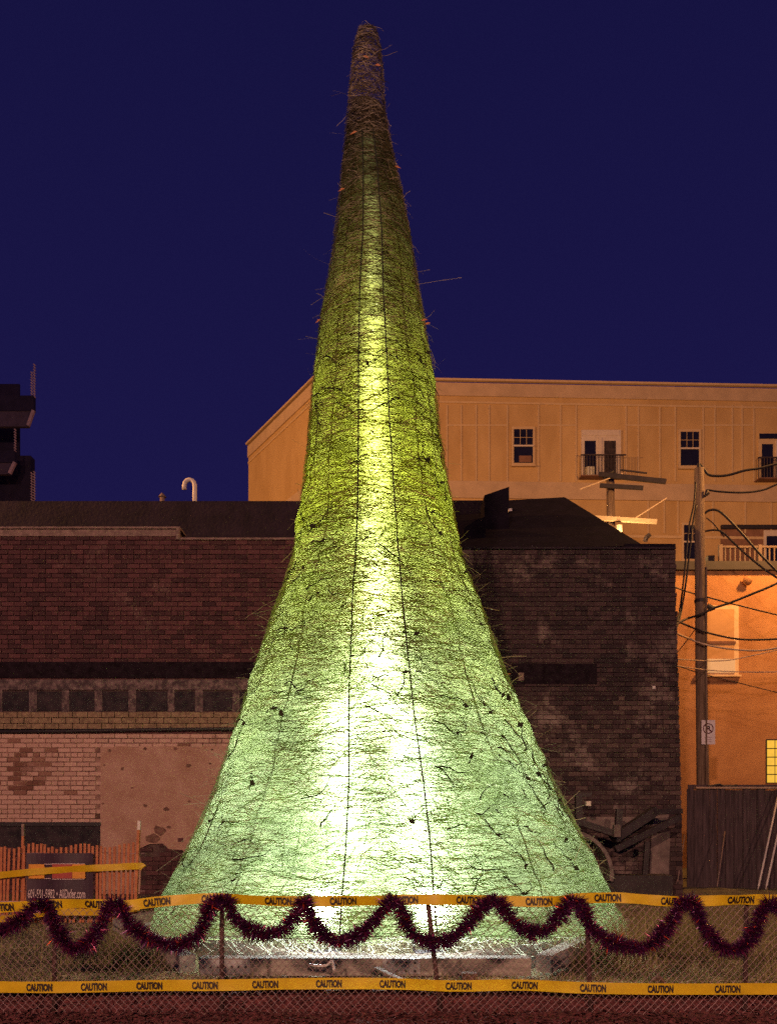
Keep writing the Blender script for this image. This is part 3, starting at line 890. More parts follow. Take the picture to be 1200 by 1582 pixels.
def poles():
    D = 17.0
    t = thing('utility_pole', (px(1085, D), D, 0), 'tall weathered utility pole carrying the no parking sign', 'utility pole')
    path = [Vector((px(1087, D), D, -0.1)), P(1085, 1215, D), P(1082, 970, D), P(1079, 724, D)]
    MB().tube(path, [0.135, 0.13, 0.115, 0.10], 12).build('shaft', M['wood_pole'], t, True)
    MB().tube([P(1078.5, 724, D), P(1078.5, 716, D)], [0.05, 0.03], 8).build('top_pin', M['steel_dark'], t)
    MB().tube([P(1082, 931, D), P(1082, 926, D)], 0.135, 12).build('strap', M['steel_dark'], t)
    MB().tube([P(1094, 762, D - .1), P(1088, 768, D - .1), P(1092, 757, D - .1)], 0.035, 6).build('bracket', M['steel_dark'], t)
    MB().tube([P(1092, 935, D - .15), P(1098, 940, D - .15), P(1103, 939, D - .15)], [0.05, 0.07, 0.04], 8).build('cable_clamp', M['steel_dark'], t)
    MB().box(px(1083.5, D), px(1086, D), D - .2, D - .16, pz(1215, D), pz(880, D)).build('conduit', M['wood_pole'], t)
    wire('overhead_cable', [(1080, 717), (1086, 724), (1093, 733), (1105, 735.5), (1125, 734), (1150, 727), (1175, 723), (1215, 712), (1290, 690)], D, 0.028, M['cable'], 'thick black cable hanging from the very top of the utility pole')
    wire('overhead_cable', [(1092, 757), (1115, 760), (1150, 761), (1178, 757), (1200, 748), (1280, 715)], D, 0.022, M['cable'], 'black cable bowed below the topmost one at the utility pole')
    wire('overhead_cable', [(1088, 793), (1094, 789), (1105, 788), (1118, 796), (1145, 824), (1175, 858), (1215, 897), (1280, 950)], D, 0.026, M['cable'], 'black cable arching off the pole and falling past the white railing')
    wire('overhead_cable', [(1088, 821), (1103, 819), (1116, 823), (1140, 846), (1170, 872), (1200, 893), (1280, 940)], D, 0.022, M['cable'], 'lower of two black cables falling steeply across the terrace railing')
    wire('overhead_cable', [(1090, 800), (1100, 808), (1112, 822), (1118, 830)], D, 0.012, M['cable'], 'short thin black cable between the two arching cables')
    wire('overhead_cable', [(1074, 745), (1071, 780), (1064, 812), (1060, 850), (1055, 900), (1049, 945), (1040, 975, 14.5)], D - .2, 0.02, M['cable'], 'outer of two slack cables hanging left of the utility pole')
    wire('overhead_cable', [(1075, 780), (1069, 812), (1065, 850), (1059, 900), (1051, 948), (1042, 978, 14.5)], D - .25, 0.02, M['cable'], 'inner of two slack cables hanging left of the utility pole')
    wire('overhead_cable', [(1036, 968, 14.6), (1060, 956), (1082, 949), (1103, 939), (1125, 932), (1160, 918), (1200, 901), (1280, 860)], D - .2, 0.026, M['cable'], 'thick black cable rising from the pole clamp past the sash window top')
    wire('overhead_cable', [(1036, 905, 14.6), (1060, 914), (1090, 922), (1135, 934), (1200, 950), (1290, 972)], D + .2, 0.016, M['cable'], 'black cable sloping down across the top of the sash window')
    wire('overhead_cable', [(1036, 955, 14.6), (1060, 966), (1085, 975), (1115, 983), (1150, 988), (1200, 987), (1290, 980)], D - .25, 0.022, M['cable'], 'black cable sagging across the middle of the sash window')
    wire('overhead_cable', [(1036, 975, 14.6), (1062, 986), (1090, 996), (1130, 1003), (1170, 1005), (1200, 1001), (1290, 985)], D - .3, 0.020, M['cable_pale'], 'pale twisted cable sagging below the middle of the sash window')
    wire('overhead_cable', [(1040, 1018, 14.6), (1090, 1021), (1125, 1020), (1160, 1013), (1200, 1004), (1290, 980)], D - .2, 0.012, M['cable_pale'], 'thin pale cable rising across the lower sash panel')
    wire('overhead_cable', [(1040, 1028, 14.6), (1090, 1035), (1140, 1038), (1200, 1038), (1290, 1034)], D - .22, 0.012, M['cable_pale'], 'lowest thin pale cable crossing the foot of the sash window')
    wire('overhead_cable', [(1038, 1026, 14.6), (1080, 1040), (1120, 1050), (1160, 1060), (1200, 1070), (1290, 1092)], D + .25, 0.010, M['cable'], 'thin dark cable drooping below the sash window')
    wire('overhead_cable', [(1044, 1010), (1060, 990), (1076, 968), (1084, 955)], D + .3, 0.010, M['cable'], 'thin dark cable slanting up to the pole from the brick corner')
    # no parking sign
    ds = D - 0.19
    s = thing('no_parking_sign', P(1093.5, 1150, ds), 'small white no parking sign with a crossed circle on the utility pole', 'sign')
    MB().box(px(1083, ds), px(1104, ds), ds, ds + 0.012, pz(1150, ds), pz(1112.5, ds)).build('plate', M['sign_white'], s)
    c = P(1093.3, 1125.5, ds - 0.004)
    m = MB()
    R0, R1, n = 0.112, 0.092, 32
    for i in range(n):
        a, b = 2 * math.pi * i / n, 2 * math.pi * (i + 1) / n
        m.face([c + Vector((R0 * math.cos(a), 0, R0 * math.sin(a))), c + Vector((R0 * math.cos(b), 0, R0 * math.sin(b))), c + Vector((R1 * math.cos(b), 0, R1 * math.sin(b))), c + Vector((R1 * math.cos(a), 0, R1 * math.sin(a)))])
    m.build('ring', M['sign_dark'], s)
    m = MB()
    a, b = Vector((-.074, -.002, .074)), Vector((.074, -.002, -.074))
    q = Vector((.009, 0, .009))
    m.face([c + a - q, c + b - q, c + b + q, c + a + q])
    m.build('slash', M['sign_dark'], s)
    place_text('letter', text_mesh('P', 0.03), lambda u, v: c + Vector((u * 0.085, 0.002, v * 0.125)), M['sign_black'], s)
    for k, w in enumerate((0.17, 0.13, 0.15)):
        z = pz(1139 + 3.2 * k, ds)
        MB().box(c.x - w / 2, c.x + w / 2, ds - 0.004, ds - 0.001, z - 0.009, z + 0.009).build('print_line', M['sign_grey'], s)
    # dark board fence closing the alley
    D2 = 15.0
    t = thing('board_fence', (px(1130, D2), D2, 0), 'dark weathered board fence with a pale top rail under the utility pole', 'fence')
    x = px(1061, D2)
    i = 0
    while x < px(1290, D2):
        w = random.uniform(0.13, 0.17)
        zt = pz(1219, D2) + random.uniform(-.03, .015)
        MB().box(x, x + w - 0.010, D2 + random.uniform(-.01, .012), D2 + 0.03, -0.05, zt).build('board', M['fence_board'], t)
        x += w
    MB().beam(P(1073, 1217, D2 - .01), P(1290, 1217, D2 - .01), 0.10, 0.035).build('top_rail', M['fence_cap'], t)
    MB().beam(P(1062, 1216, D2 + .06), P(1290, 1216, D2 + .06), 0.03, 0.09).build('back_rail', M['fence_board'], t)
    m = MB()
    pts = [P(1092 + 9 * i, 1214 + random.uniform(-2, 1.5), D2 - .03) for i in range(6)]
    m.tube(smooth_path(pts, n=4), 0.028, 6)
    o = m.build('rag', M['steel_dark'], None, True)
    tag(o, 'dark rag bundled along the board fence rail', 'rag')
    # guy wires with pale guards
    for (x0, y0, d0), (x1_, y1_, d1), lab in (((1204, 1216, 14.6), (1170, 1374, 13.4), 'left of two pale slanting guy guards at the edge of the board fence'), ((1216, 1218, 14.4), (1182, 1374, 13.2), 'right of two pale slanting guy guards at the edge of the board fence')):
        m = MB()
        a, b = P(x0, y0, d0), P(x1_, y1_, d1)
        m.tube([a + (a - b) * 1.2, b], 0.008, 5)
        m.tube([a + (b - a) * 0.0, a + (b - a) * 0.97], 0.017, 6)
        tag(m.build('guy_guard', M['white_metal'], None, True), lab, 'guy wire')
    for (x0, y0), (x1_, y1_), lab in (((1057, 1290), (1046, 1362), 'thin pale stake leaning at the corner of the brick building'), ((1119, 1285), (1107, 1370), 'thin grey stake leaning on the board fence')):
        tag(MB().tube([P(x0, y0, 14.3), P(x1_, y1_, 13.5)], 0.012, 5).build('stake', M['coping'], None, True), lab, 'stake')
    # pole behind the hipped roof
    D3 = 24.0
    t = thing('lane_pole', (px(943, D3), D3, 0), 'dark pole with tilted crossarms standing behind the hipped roof', 'utility pole')
    MB().tube([Vector((px(944, D3), D3, -0.1)), P(943, 800, D3), P(942, 735, D3)], [0.15, 0.125, 0.115], 10).build('shaft', M['wood_pole'], t, True)
    MB().beam(P(925, 733, D3 - .2), P(1028, 744, D3 - .9), 0.10, 0.13).build('crossarm', M['steel_dark'], t)
    MB().beam(P(926, 750, D3 - .2), P(993, 754, D3 - .5), 0.09, 0.11).build('crossarm', M['steel_dark'], t)
    MB().beam(P(958, 726, D3 - .3), P(999, 731, D3 - .5), 0.04, 0.04).build('crossarm', M['steel_dark'], t)
    MB().beam(P(914, 800, D3 - .2), P(1014, 806, D3 - .5), 0.10, 0.12).build('crossarm', M['wood_arm'], t)
    MB().beam(P(980, 801, D3 - .45), P(1030, 769, D3 - .6), 0.025, 0.025).build('brace', M['cable_pale'], t)
    MB().beam(P(895, 756, D3 - .3), P(962, 731, D3 - .3), 0.025, 0.025).build('brace', M['cable_pale'], t)
    MB().tube([P(934, 742, D3 - .2), P(934, 736, D3 - .2), P(946, 728, D3 - .2)], 0.07, 8).build('insulator', M['steel_dark'], t)
    MB().tube([P(955.5, 822, D3 - .35), P(955.5, 812, D3 - .35)], 0.095, 10).build('insulator', M['panel_white'], t)
    MB().tube([P(996, 836, D3 - .35), P(998, 830, D3 - .35), P(1003, 826, D3 - .35)], 0.07, 6).build('insulator', M['steel_dark'], t)
poles()

# ------------------------------------------------------------------ machine half hidden behind the cone
def machine():
    D = 12.9
    t = thing('parked_machine', (px(905, D), D, 0), 'dark wheeled machine with curved fender half hidden behind the straw cone', 'machine')
    c = P(872, 1350, D)
    r = 0.52
    m = MB()
    N = 28
    prof = [(0.62, -.16), (0.95, -.19), (1.0, -.12), (1.02, 0), (1.0, .12), (0.95, .19), (0.62, .16)]
    for i in range(N):
        a = 2 * math.pi * i / N
        for q, w in prof: m.v.append((c.x + r * q * math.cos(a), c.y + w, c.z + r * q * math.sin(a)))
    k = len(prof)
    for i in range(N):
        for j in range(k):
            m.f.append((i * k + j, i * k + (j + 1) % k, ((i + 1) % N) * k + (j + 1) % k, ((i + 1) % N) * k + j)); m.m.append(0)
    ty = m.build('tyre', M['rubber'], t, True)
    MB().tube([c + Vector((0, -.12, 0)), c + Vector((0, .12, 0))], 0.31, 20).build('rim', M['machine_edge'], ty)
    m = MB()
    ang = [math.radians(a) for a in range(-8, 131, 6)]
    for i, (a, b) in enumerate(zip(ang, ang[1:])):
        for (ra, rb, ya, yb) in ((0.66, 0.72, -.26, .26),):
            p = lambda rr, an, yy: Vector((c.x + rr * math.cos(an), c.y + yy, c.z + rr * 1.0 * math.sin(an)))
            m.face([p(rb, a, ya), p(rb, b, ya), p(rb, b, yb), p(rb, a, yb)])
            m.face([p(ra, a, ya), p(rb, a, ya), p(rb, b, ya), p(ra, b, ya)][::-1])
            m.face([p(ra, a, ya), p(ra, a, yb), p(ra, b, yb), p(ra, b, ya)])
    m.build('fender', M['machine_edge'], t)
    MB().beam(P(888, 1268, D - .1), P(945, 1287, D - .1), 0.2, 0.10).build('hood_rail', M['machine'], t)
    MB().beam(P(893, 1225, D), P(893, 1275, D), 0.1, 0.10, up=(0, 1, 0)).build('cab_post', M['machine'], t)
    MB().beam(P(891, 1228, D), P(912, 1228, D), 0.12, 0.06).build('cab_rail', M['machine'], t)
    MB().box(px(902.5, D), px(909.5, D), D - .12, D - .02, pz(1245, D), pz(1238, D)).build('work_light', M['panel_white'], t)
    MB().box(px(940, D), px(950, D), D - .3, D - .2, pz(1292, D), pz(1274, D)).build('marker_plate', M['stucco_grey'], t)
    MB().beam(P(946, 1296, D), P(1012, 1252, D + .1), 0.14, 0.22, up=(0, 1, 0)).build('boom_arm', M['machine'], t)
    MB().beam(P(950, 1312, D - .05), P(1050, 1262, D + .1), 0.10, 0.07, up=(0, 1, 0)).build('boom_arm', M['machine'], t)
    MB().beam(P(1008, 1254, D), P(1052, 1253, D + .1), 0.08, 0.08).build('boom_arm', M['machine'], t)
    MB().beam(P(956, 1250, D), P(953, 1300, D), 0.10, 0.08, up=(0, 1, 0)).build('hydraulic_ram', M['machine'], t)
    MB().beam(P(999, 1300, D + .1), P(995, 1352, D + .1), 0.08, 0.06, up=(0, 1, 0)).build('stabiliser_leg', M['machine'], t)
    MB().box(px(930, D), px(1035, D), D - .1, D + .3, 0.0, pz(1352, D)).build('chassis', M['machine'], t)
machine()

# ------------------------------------------------------------------ the glowing straw cone
TD = 9.5
SIL = [(50, 568, 14), (75, 567, 20), (110, 567, 24), (166, 566, 28), (240, 569, 38), (300, 573, 48), (400, 576, 63), (500, 575, 80), (600, 577, 94), (700, 579, 104),
       (800, 582, 119), (860, 583, 130), (910, 584, 147), (951, 584, 164), (1011, 586, 184), (1052, 587, 199), (1126, 590, 227), (1210, 596, 261), (1300, 599, 304), (1380, 598, 343), (1407, 599, 356)]
PROF, AX = [], []
for y_, c_, h_ in SIL:
    th = math.atan(h_ / F)
    dt = TD * math.cos(th) ** 2
    z_ = EYE + (HY - y_) * dt / F
    PROF.append((z_, TD * math.sin(th)))
    AX.append((z_, (c_ - CX) * dt / F))
PROF.append((-0.1, 2.86)); AX.append((-0.1, 0.0))
PROF.sort(); AX.sort()
ZTOP = PROF[-1][0]
def tr(z): return lerp_table(PROF, z)
def tax(z): return lerp_table(AX, z)
def tp(phi, z, out=0.0):
    """phi = 0 faces the camera"""
    r = tr(z) + out
    return Vector((tax(z) + r * math.sin(phi), TD - r * math.cos(phi), z))
def hem(phi): return 0.08 + 0.24 * max(0.0, math.cos(phi)) ** 1.5 + 0.012 * math.sin(9 * phi) + 0.008 * math.sin(23 * phi)

def cone():
    t = thing('straw_cone_tree', (0, TD, 0), 'tall glowing green cone of wrapped straw shaped like a christmas tree', 'straw cone')
    # shell
    nz, na = 150, 128
    m = MB()
    uvs = []
    for i in range(nz + 1):
        s = (i / nz)
        for j in range(na + 1):
            ph = 2 * math.pi * j / na
            h0 = hem(ph)
            z = h0 + (ZTOP - 0.95 - h0) * s
            o = 0.024 * math.sin(5 * ph + z * 3) + 0.02 * math.sin(3 * ph - 4.3 * z + 1) + 0.012 * math.sin(17 * z + 2 * math.sin(3 * ph)) + 0.008 * math.sin(11 * ph - 7 * z)
            m.v.append(tuple(tp(ph, z, -0.014 + o * min(1, tr(z)))))
            uvs.append((ph * max(0.35, tr(z)) * 0.9, z))
    for i in range(nz):
        for j in range(na):
            a = i * (na + 1) + j
            m.f.append((a, a + 1, a + na + 2, a + na + 1)); m.m.append(0)
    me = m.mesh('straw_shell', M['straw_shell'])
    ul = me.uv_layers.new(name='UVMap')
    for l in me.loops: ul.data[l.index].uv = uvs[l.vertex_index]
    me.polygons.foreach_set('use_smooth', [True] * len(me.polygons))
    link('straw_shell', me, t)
    # loose straws lying in the wrap
    m = MB()
    zs = []
    area = []
    acc = 0
    for k in range(200):
        z = 0.2 + (ZTOP - 0.2) * (k + .5) / 200
        acc += tr(z) + 0.25
        zs.append(z); area.append(acc)
    import bisect
    def pick_z():
        k = bisect.bisect_left(area, random.random() * acc)
        return zs[k] + random.uniform(-.5, .5) * (ZTOP - .2) / 200
    for i in range(36000):
        z = pick_z()
        ph = random.gauss(0, 1.0) if random.random() < 0.85 else random.uniform(-math.pi, math.pi)
        r = tr(z)
        if z < 3.0 and random.random() < 0.30: continue
        low = max(0, 1 - z / 4.0)
        if random.random() < 0.35 + 0.3 * low: al = random.gauss(0, 0.12)
        else: al = random.gauss(0.35 * (1 if math.sin(ph) < 0 else -1) * low, 0.55)
        L_ = random.uniform(0.12, 0.5) * (0.5 + 0.5 * min(1, r))
        w = random.uniform(0.0025, 0.006) * (1.4 if random.random() < 0.1 else 1)
        lift = random.uniform(-0.012, 0.018)
        sag = random.uniform(-0.08, 0.08) * L_
        fly = random.uniform(0.02, 0.10) if random.random() < 0.02 else 0
        pts, side = [], []
        n = 4
        ok = True
        for k in range(n + 1):
            q = k / n - 0.5
            zz = z + L_ * math.sin(al) * q + sag * (4 * q * q)
            pp = ph + L_ * math.cos(al) * q / max(r, 0.12)
            if zz > ZTOP + .03: zz = ZTOP + .03
            if zz < hem(pp) - .06: ok = False
            pts.append(tp(pp, zz, lift + fly * (q + .5) ** 2 + 0.01 * math.sin(9 * q)))
        if not ok: continue
        tw = random.uniform(-.9, .9)
        nrm = Vector((math.sin(ph), -math.cos(ph), 0.2)).normalized()
        tg = (pts[-1] - pts[0]).normalized()
        sd = nrm.cross(tg).normalized()
        sd = (sd * math.cos(tw) + nrm * math.sin(tw))
        u = random.random()
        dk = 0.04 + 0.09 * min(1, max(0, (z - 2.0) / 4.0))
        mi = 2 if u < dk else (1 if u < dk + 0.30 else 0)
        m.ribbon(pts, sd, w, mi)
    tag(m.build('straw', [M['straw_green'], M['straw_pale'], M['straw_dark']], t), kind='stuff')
    # stray straws poking out at the edges
    m = MB()
    for i in range(420):
        z = pick_z() if random.random() < 0.6 else random.uniform(0.4, 4.5)
        ph = random.choice((-1, 1)) * random.gauss(1.32, 0.22)
        p = tp(ph, z, -0.01)
        nrm = Vector((math.sin(ph), -math.cos(ph), 0))
        L_ = random.uniform(0.06, 0.26) * (1 if random.random() < 0.93 else 2.0)
        d = (nrm * random.uniform(0.2, 1.0) + Vector((0, 0, random.uniform(-1.0, 0.6))) + Vector((random.uniform(-.3, .3), random.uniform(-.3, .3), 0))).normalized()
        b = Vector((random.uniform(-.3, .3), random.uniform(-.3, .3), random.uniform(-.4, .2))) * L_
        pts = [p, p + d * L_ * .5, p + d * L_ + b * .5]
        m.ribbon(pts, Vector((random.uniform(-1, 1), random.uniform(-1, 1), random.uniform(-1, 1))).normalized(), random.uniform(0.003, 0.006), 1)
    # straws hanging below the hem
    for i in range(190):
        ph = random.gauss(-0.15, 0.5)
        p = tp(ph, hem(ph) + 0.02, 0.0)
        L_ = random.uniform(0.06, 0.22)
        dx = random.uniform(-.14, .14)
        pts = [p, p + Vector((dx * .3, -.02, -L_ * .5)), p + Vector((dx, -.03, -L_ * .85)), p + Vector((dx * 1.6, -.03, -L_ * random.uniform(.6, 1)))]
        m.ribbon(pts, Vector((.7, 0, .7)), random.uniform(0.003, 0.007), 1)
    tag(m.build('stray_straw', [M['straw_green'], M['straw_pale']], t), kind='stuff')
    # dark vine twigs caught in the wrap: each its own piece
    rt = random.Random(21)
    for i in range(150):
        if i < 105: z = 0.5 + 6.2 * rt.random()
        else: z = 0.4 + 2.6 * rt.random()
        ph = rt.uniform(-1.15, 1.15)
        if i % 3 and z < 2.2: ph = abs(ph) * 0.8 + 0.15
        r = tr(z)
        L_ = rt.uniform(0.08, 0.55)
        al = rt.gauss(0, 0.5) if rt.random() < 0.7 else rt.uniform(0, 3.1)
        pts, rad = [], []
        n = 7
        a, b = ph, z
        for k in range(n):
            pts.append(tp(a, b, 0.035 + 0.012 * math.sin(k * 2)))
            rad.append((0.0075 if L_ > .2 else .0068) * (1 - 0.75 * k / n) * rt.uniform(.7, 1.3))
            al += rt.gauss(0, 0.45)
            a += L_ / n * math.cos(al) / max(r, .3)
            b = max(0.38, b + L_ / n * math.sin(al))
        m = MB()
        m.tube(smooth_path(pts, n=2), [x for x in rad for _ in (0, 1)][:2 * (n - 1) + 1], 4)
        if rt.random() < 0.35:
            q = pts[rt.randrange(n)]
            s = rt.uniform(0.02, 0.05)
            e1 = Vector((rt.uniform(-1, 1), -.3, rt.uniform(-1, 1))).normalized() * s
            e2 = Vector((-e1.z, -.01, e1.x)) * rt.uniform(.4, .8)
            m.face([q - e1, q + e2 - e1 * .2, q + e1, q - e2 * .8])
        m.build('twig', M['twig'], t)
    for (x, y) in ((494, 498), (652, 503), (657, 500), (612, 258), (530, 300), (582, 100), (566, 92), (548, 215), (805, 1037)):  # orange bits in the wrap, street lamp light put into their colour
        d = TD - 0.2
        p = P(x, y, d)
        z = p.z
        ph = math.asin(max(-1, min(1, (p.x - tax(z)) / (tr(z) + .02))))
        q = tp(ph, z, .04)
        e1 = Vector((rt.uniform(.5, 1), -.2, rt.uniform(-.6, .6))).normalized() * 0.045
        m = MB()
        m.face([q - e1, q + Vector((0, -.01, .014)), q + e1, q - Vector((0, .01, .014))])
        m.build('lit_speck', M['speck_lit'], t)
    # frame cables from tip to base
    for k in range(15):
        ph = math.radians(12.2 + 24 * k)
        zs_ = [0.35 + (9.3 - 0.35) * (i / 34) for i in range(35)]
        rr = 0.0075
        MB().tube([tp((ph if k < 8 else ph - 2 * math.pi) * (0.74 + 0.26 * min(1, z / 4.5)) if k in (0, 14) else ph, z, (0.022 if k in (0, 14) else -0.03) + 0.004 * math.sin(z * 5 + k)) for z in zs_], rr, 5).build('frame_cable', M['cable_frame'], t)
    # mast
    MB().tube([Vector((0, TD, 0)), Vector((tax(4), TD, 4)), Vector((tax(9.8), TD, 9.8))], [0.13, 0.11, 0.07], 12).build('mast', M['mast'], t, True)
    # added berm between hem and timber base, darkens the gap by hiding the bright interior
    m = MB()
    nb = 120
    pr = [(2.98, 0.0), (2.86, 0.06), (2.74, 0.11), (2.60, 0.13), (2.45, 0.10), (2.3, 0.0)]
    for i in range(nb):
        ph = 2 * math.pi * i / nb
        for rr, hh in pr:
            q = rr - 0.42 + random.uniform(-.03, .03)
            m.v.append((q * math.sin(ph), TD - q * math.cos(ph), hh * random.uniform(.85, 1.12) - .03))
    k = len(pr)
    for i in range(nb):
        for j in range(k - 1):
            m.f.append((i * k + j, ((i + 1) % nb) * k + j, ((i + 1) % nb) * k + j + 1, i * k + j + 1)); m.m.append(0)
    m.build('screen_berm', M['berm'], t, True)
    # hexagonal timber base with splice plates
    R = 3.3
    off = Vector((-0.2, TD, 0))
    R = 3.02
    cor = [off + Vector((R * math.cos(math.radians(60 * k)), R * math.sin(math.radians(60 * k)), 0)) for k in range(6)]
    for k in range(6):
        a, b = cor[k], cor[(k + 1) % 6]
        d = (b - a).normalized()
        a2, b2 = a + d * 0.09, b - d * 0.09
        bm = MB().beam(a2 + Vector((0, 0, .075)), b2 + Vector((0, 0, .075)), 0.14, 0.15).build('base_beam', M['timber'], t)
        if k in (3, 4, 5):
            nrm = Vector((d.y, -d.x, 0))
            for s0, s1, zc, h in ((0.03, 0.53, .078, .125), (1.66, 1.98, .085, .13)):
                q0, q1 = a + d * max(s0, .1), a + d * s1
                o = 0.078
                pl = MB().beam(q0 + nrm * o + Vector((0, 0, zc)), q1 + nrm * o + Vector((0, 0, zc)), 0.010, h).build('splice_plate', M['plate'], bm)
                nb = 7 if s1 - s0 > .45 else 4
                for i in range(nb):
                    for row in ((0.0,) if nb == 7 else (-.04, .03)):
                        q = q0 + (q1 - q0) * ((i + .6) / (nb + .2)) + nrm * (o + .006) + Vector((0, 0, zc + row))
                        MB().tube([q - nrm * .004, q + nrm * .008], 0.011, 6).build('bolt', M['bolt'], bm)
    return t
cone()

def floodlight(x, y, power, lab, col):
    t = thing('floodlight', (x, y, 0), lab, 'floodlight', 'floodlights inside the cone')
    MB().box(x - .14, x + .14, y - .1, y + .1, 0.0, 0.03).build('base_plate', M['steel_dark'], t)
    m = MB()
    m.tube([(x - .15, y, .03), (x - .15, y, .32)], .012, 6); m.tube([(x + .15, y, .03), (x + .15, y, .32)], .012, 6)
    m.build('bracket', M['steel_dark'], t)
    MB().box(x - .14, x + .14, y - .09, y + .09, 0.22, 0.36).build('housing', M['steel_dark'], t)
    MB().box(x - .12, x + .12, y - .075, y + .075, 0.362, 0.37).build('lens', M['lamp_glow_cool'], t)
    lamp('bulb', (x, y - .16, 0.46), power, col, 0.09, None, None, t)

floodlight(-0.62, TD - 1.65, P_FLOOD, 'floodlight on a short stand under the left white glow', (0.93, 0.97, 1.0))
floodlight(0.40, TD - 1.65, P_FLOOD, 'floodlight on a short stand under the right white glow', (0.93, 0.97, 1.0))
def tube_light(x, y, z0, z1, e, col, lab, r=0.035):
    t = thing('tube_light', (x, y, z0), lab, 'tube light', 'tube lights inside the cone')
    g = bpy.data.materials.new('tube glow'); g.use_nodes = True
    b = g.node_tree.nodes['Principled BSDF']
    b.inputs['Base Color'].default_value = (.8, .8, .8, 1)
    b.inputs['Emission Color'].default_value = (*col, 1)
    b.inputs['Emission Strength'].default_value = e
    k = (tax(z1) - tax(z0))
    MB().tube([(x, y, z0 + .04), (x + k, y, z1 - .04)], r, 8).build('glass_tube', g, t, True)
    MB().tube([(x, y, z0), (x, y, z0 + .039)], r + .006, 8).build('end_cap', M['steel_dark'], t)
    MB().tube([(x + k, y, z1 - .039), (x + k, y, z1)], r + .006, 8).build('end_cap', M['steel_dark'], t)
tube_light(-0.42, TD - 0.5, 0.55, 2.6, E_TUBE * .60, (.97, 1, .97), 'left of the two tall tube lights low inside the cone', 0.08)
tube_light(0.27, TD - 0.5, 0.55, 2.4, E_TUBE * .60, (.97, 1, .97), 'right of the two tall tube lights low inside the cone', 0.08)
names = ('lowest', 'second', 'third', 'fourth', 'fifth', 'sixth', 'seventh', 'eighth', 'ninth', 'topmost')
levels = (2.0, 1.9, 1.6, 1.4, 1.15, .88, .52, .24, .08, .02)
for k in range(10):
    z0 = 2.35 + 0.70 * k
    tube_light(tax(z0), TD - (.24 if z0 < 6 else .15), z0, z0 + 0.69, E_TUBE * levels[k] * 0.42, (1, 1, max(.5, 1.0 - .12 * k)), '%s tube light counted upward along the mast inside the cone' % names[k], 0.085 if z0 < 6 else 0.06)

# litter by the base
def litter():
    o = MB().tube(smooth_path([P(478, 1490, 6.6), P(490, 1492, 6.55), P(505, 1491, 6.5), P(513, 1484, 6.5), P(516, 1500, 6.5)], n=4), 0.012, 6).build('broken_pipe', M['pvc'], None, True)
    tag(o, 'short broken white pipe lying before the timber base', 'pipe')
    d = 6.55
    o = MB().box(px(714, d), px(737, d), d, d + .1, -0.01, 0.075).build('loose_block', M['block'])
    tag(o, 'small brown block lying in the lit grass before the base', 'block')
    o = MB().beam((px(580, 6.6), 6.62, .11), (px(640, 6.35), 6.35, .02), 0.05, 0.012).build('loose_board', M['timber'])
    tag(o, 'thin pale board leaning from the timber base to the grass', 'board')
    o = MB().tube(smooth_path([(px(1010, 6.5), 6.55, .02), (px(1018, 6.5), 6.5, .05), (px(1026, 6.5), 6.52, .0)], n=3), [.02] * 7, 6).build('loose_stone', M['block'])
    tag(o, 'dark clod in the grass right of the cone', 'clod')
litter()

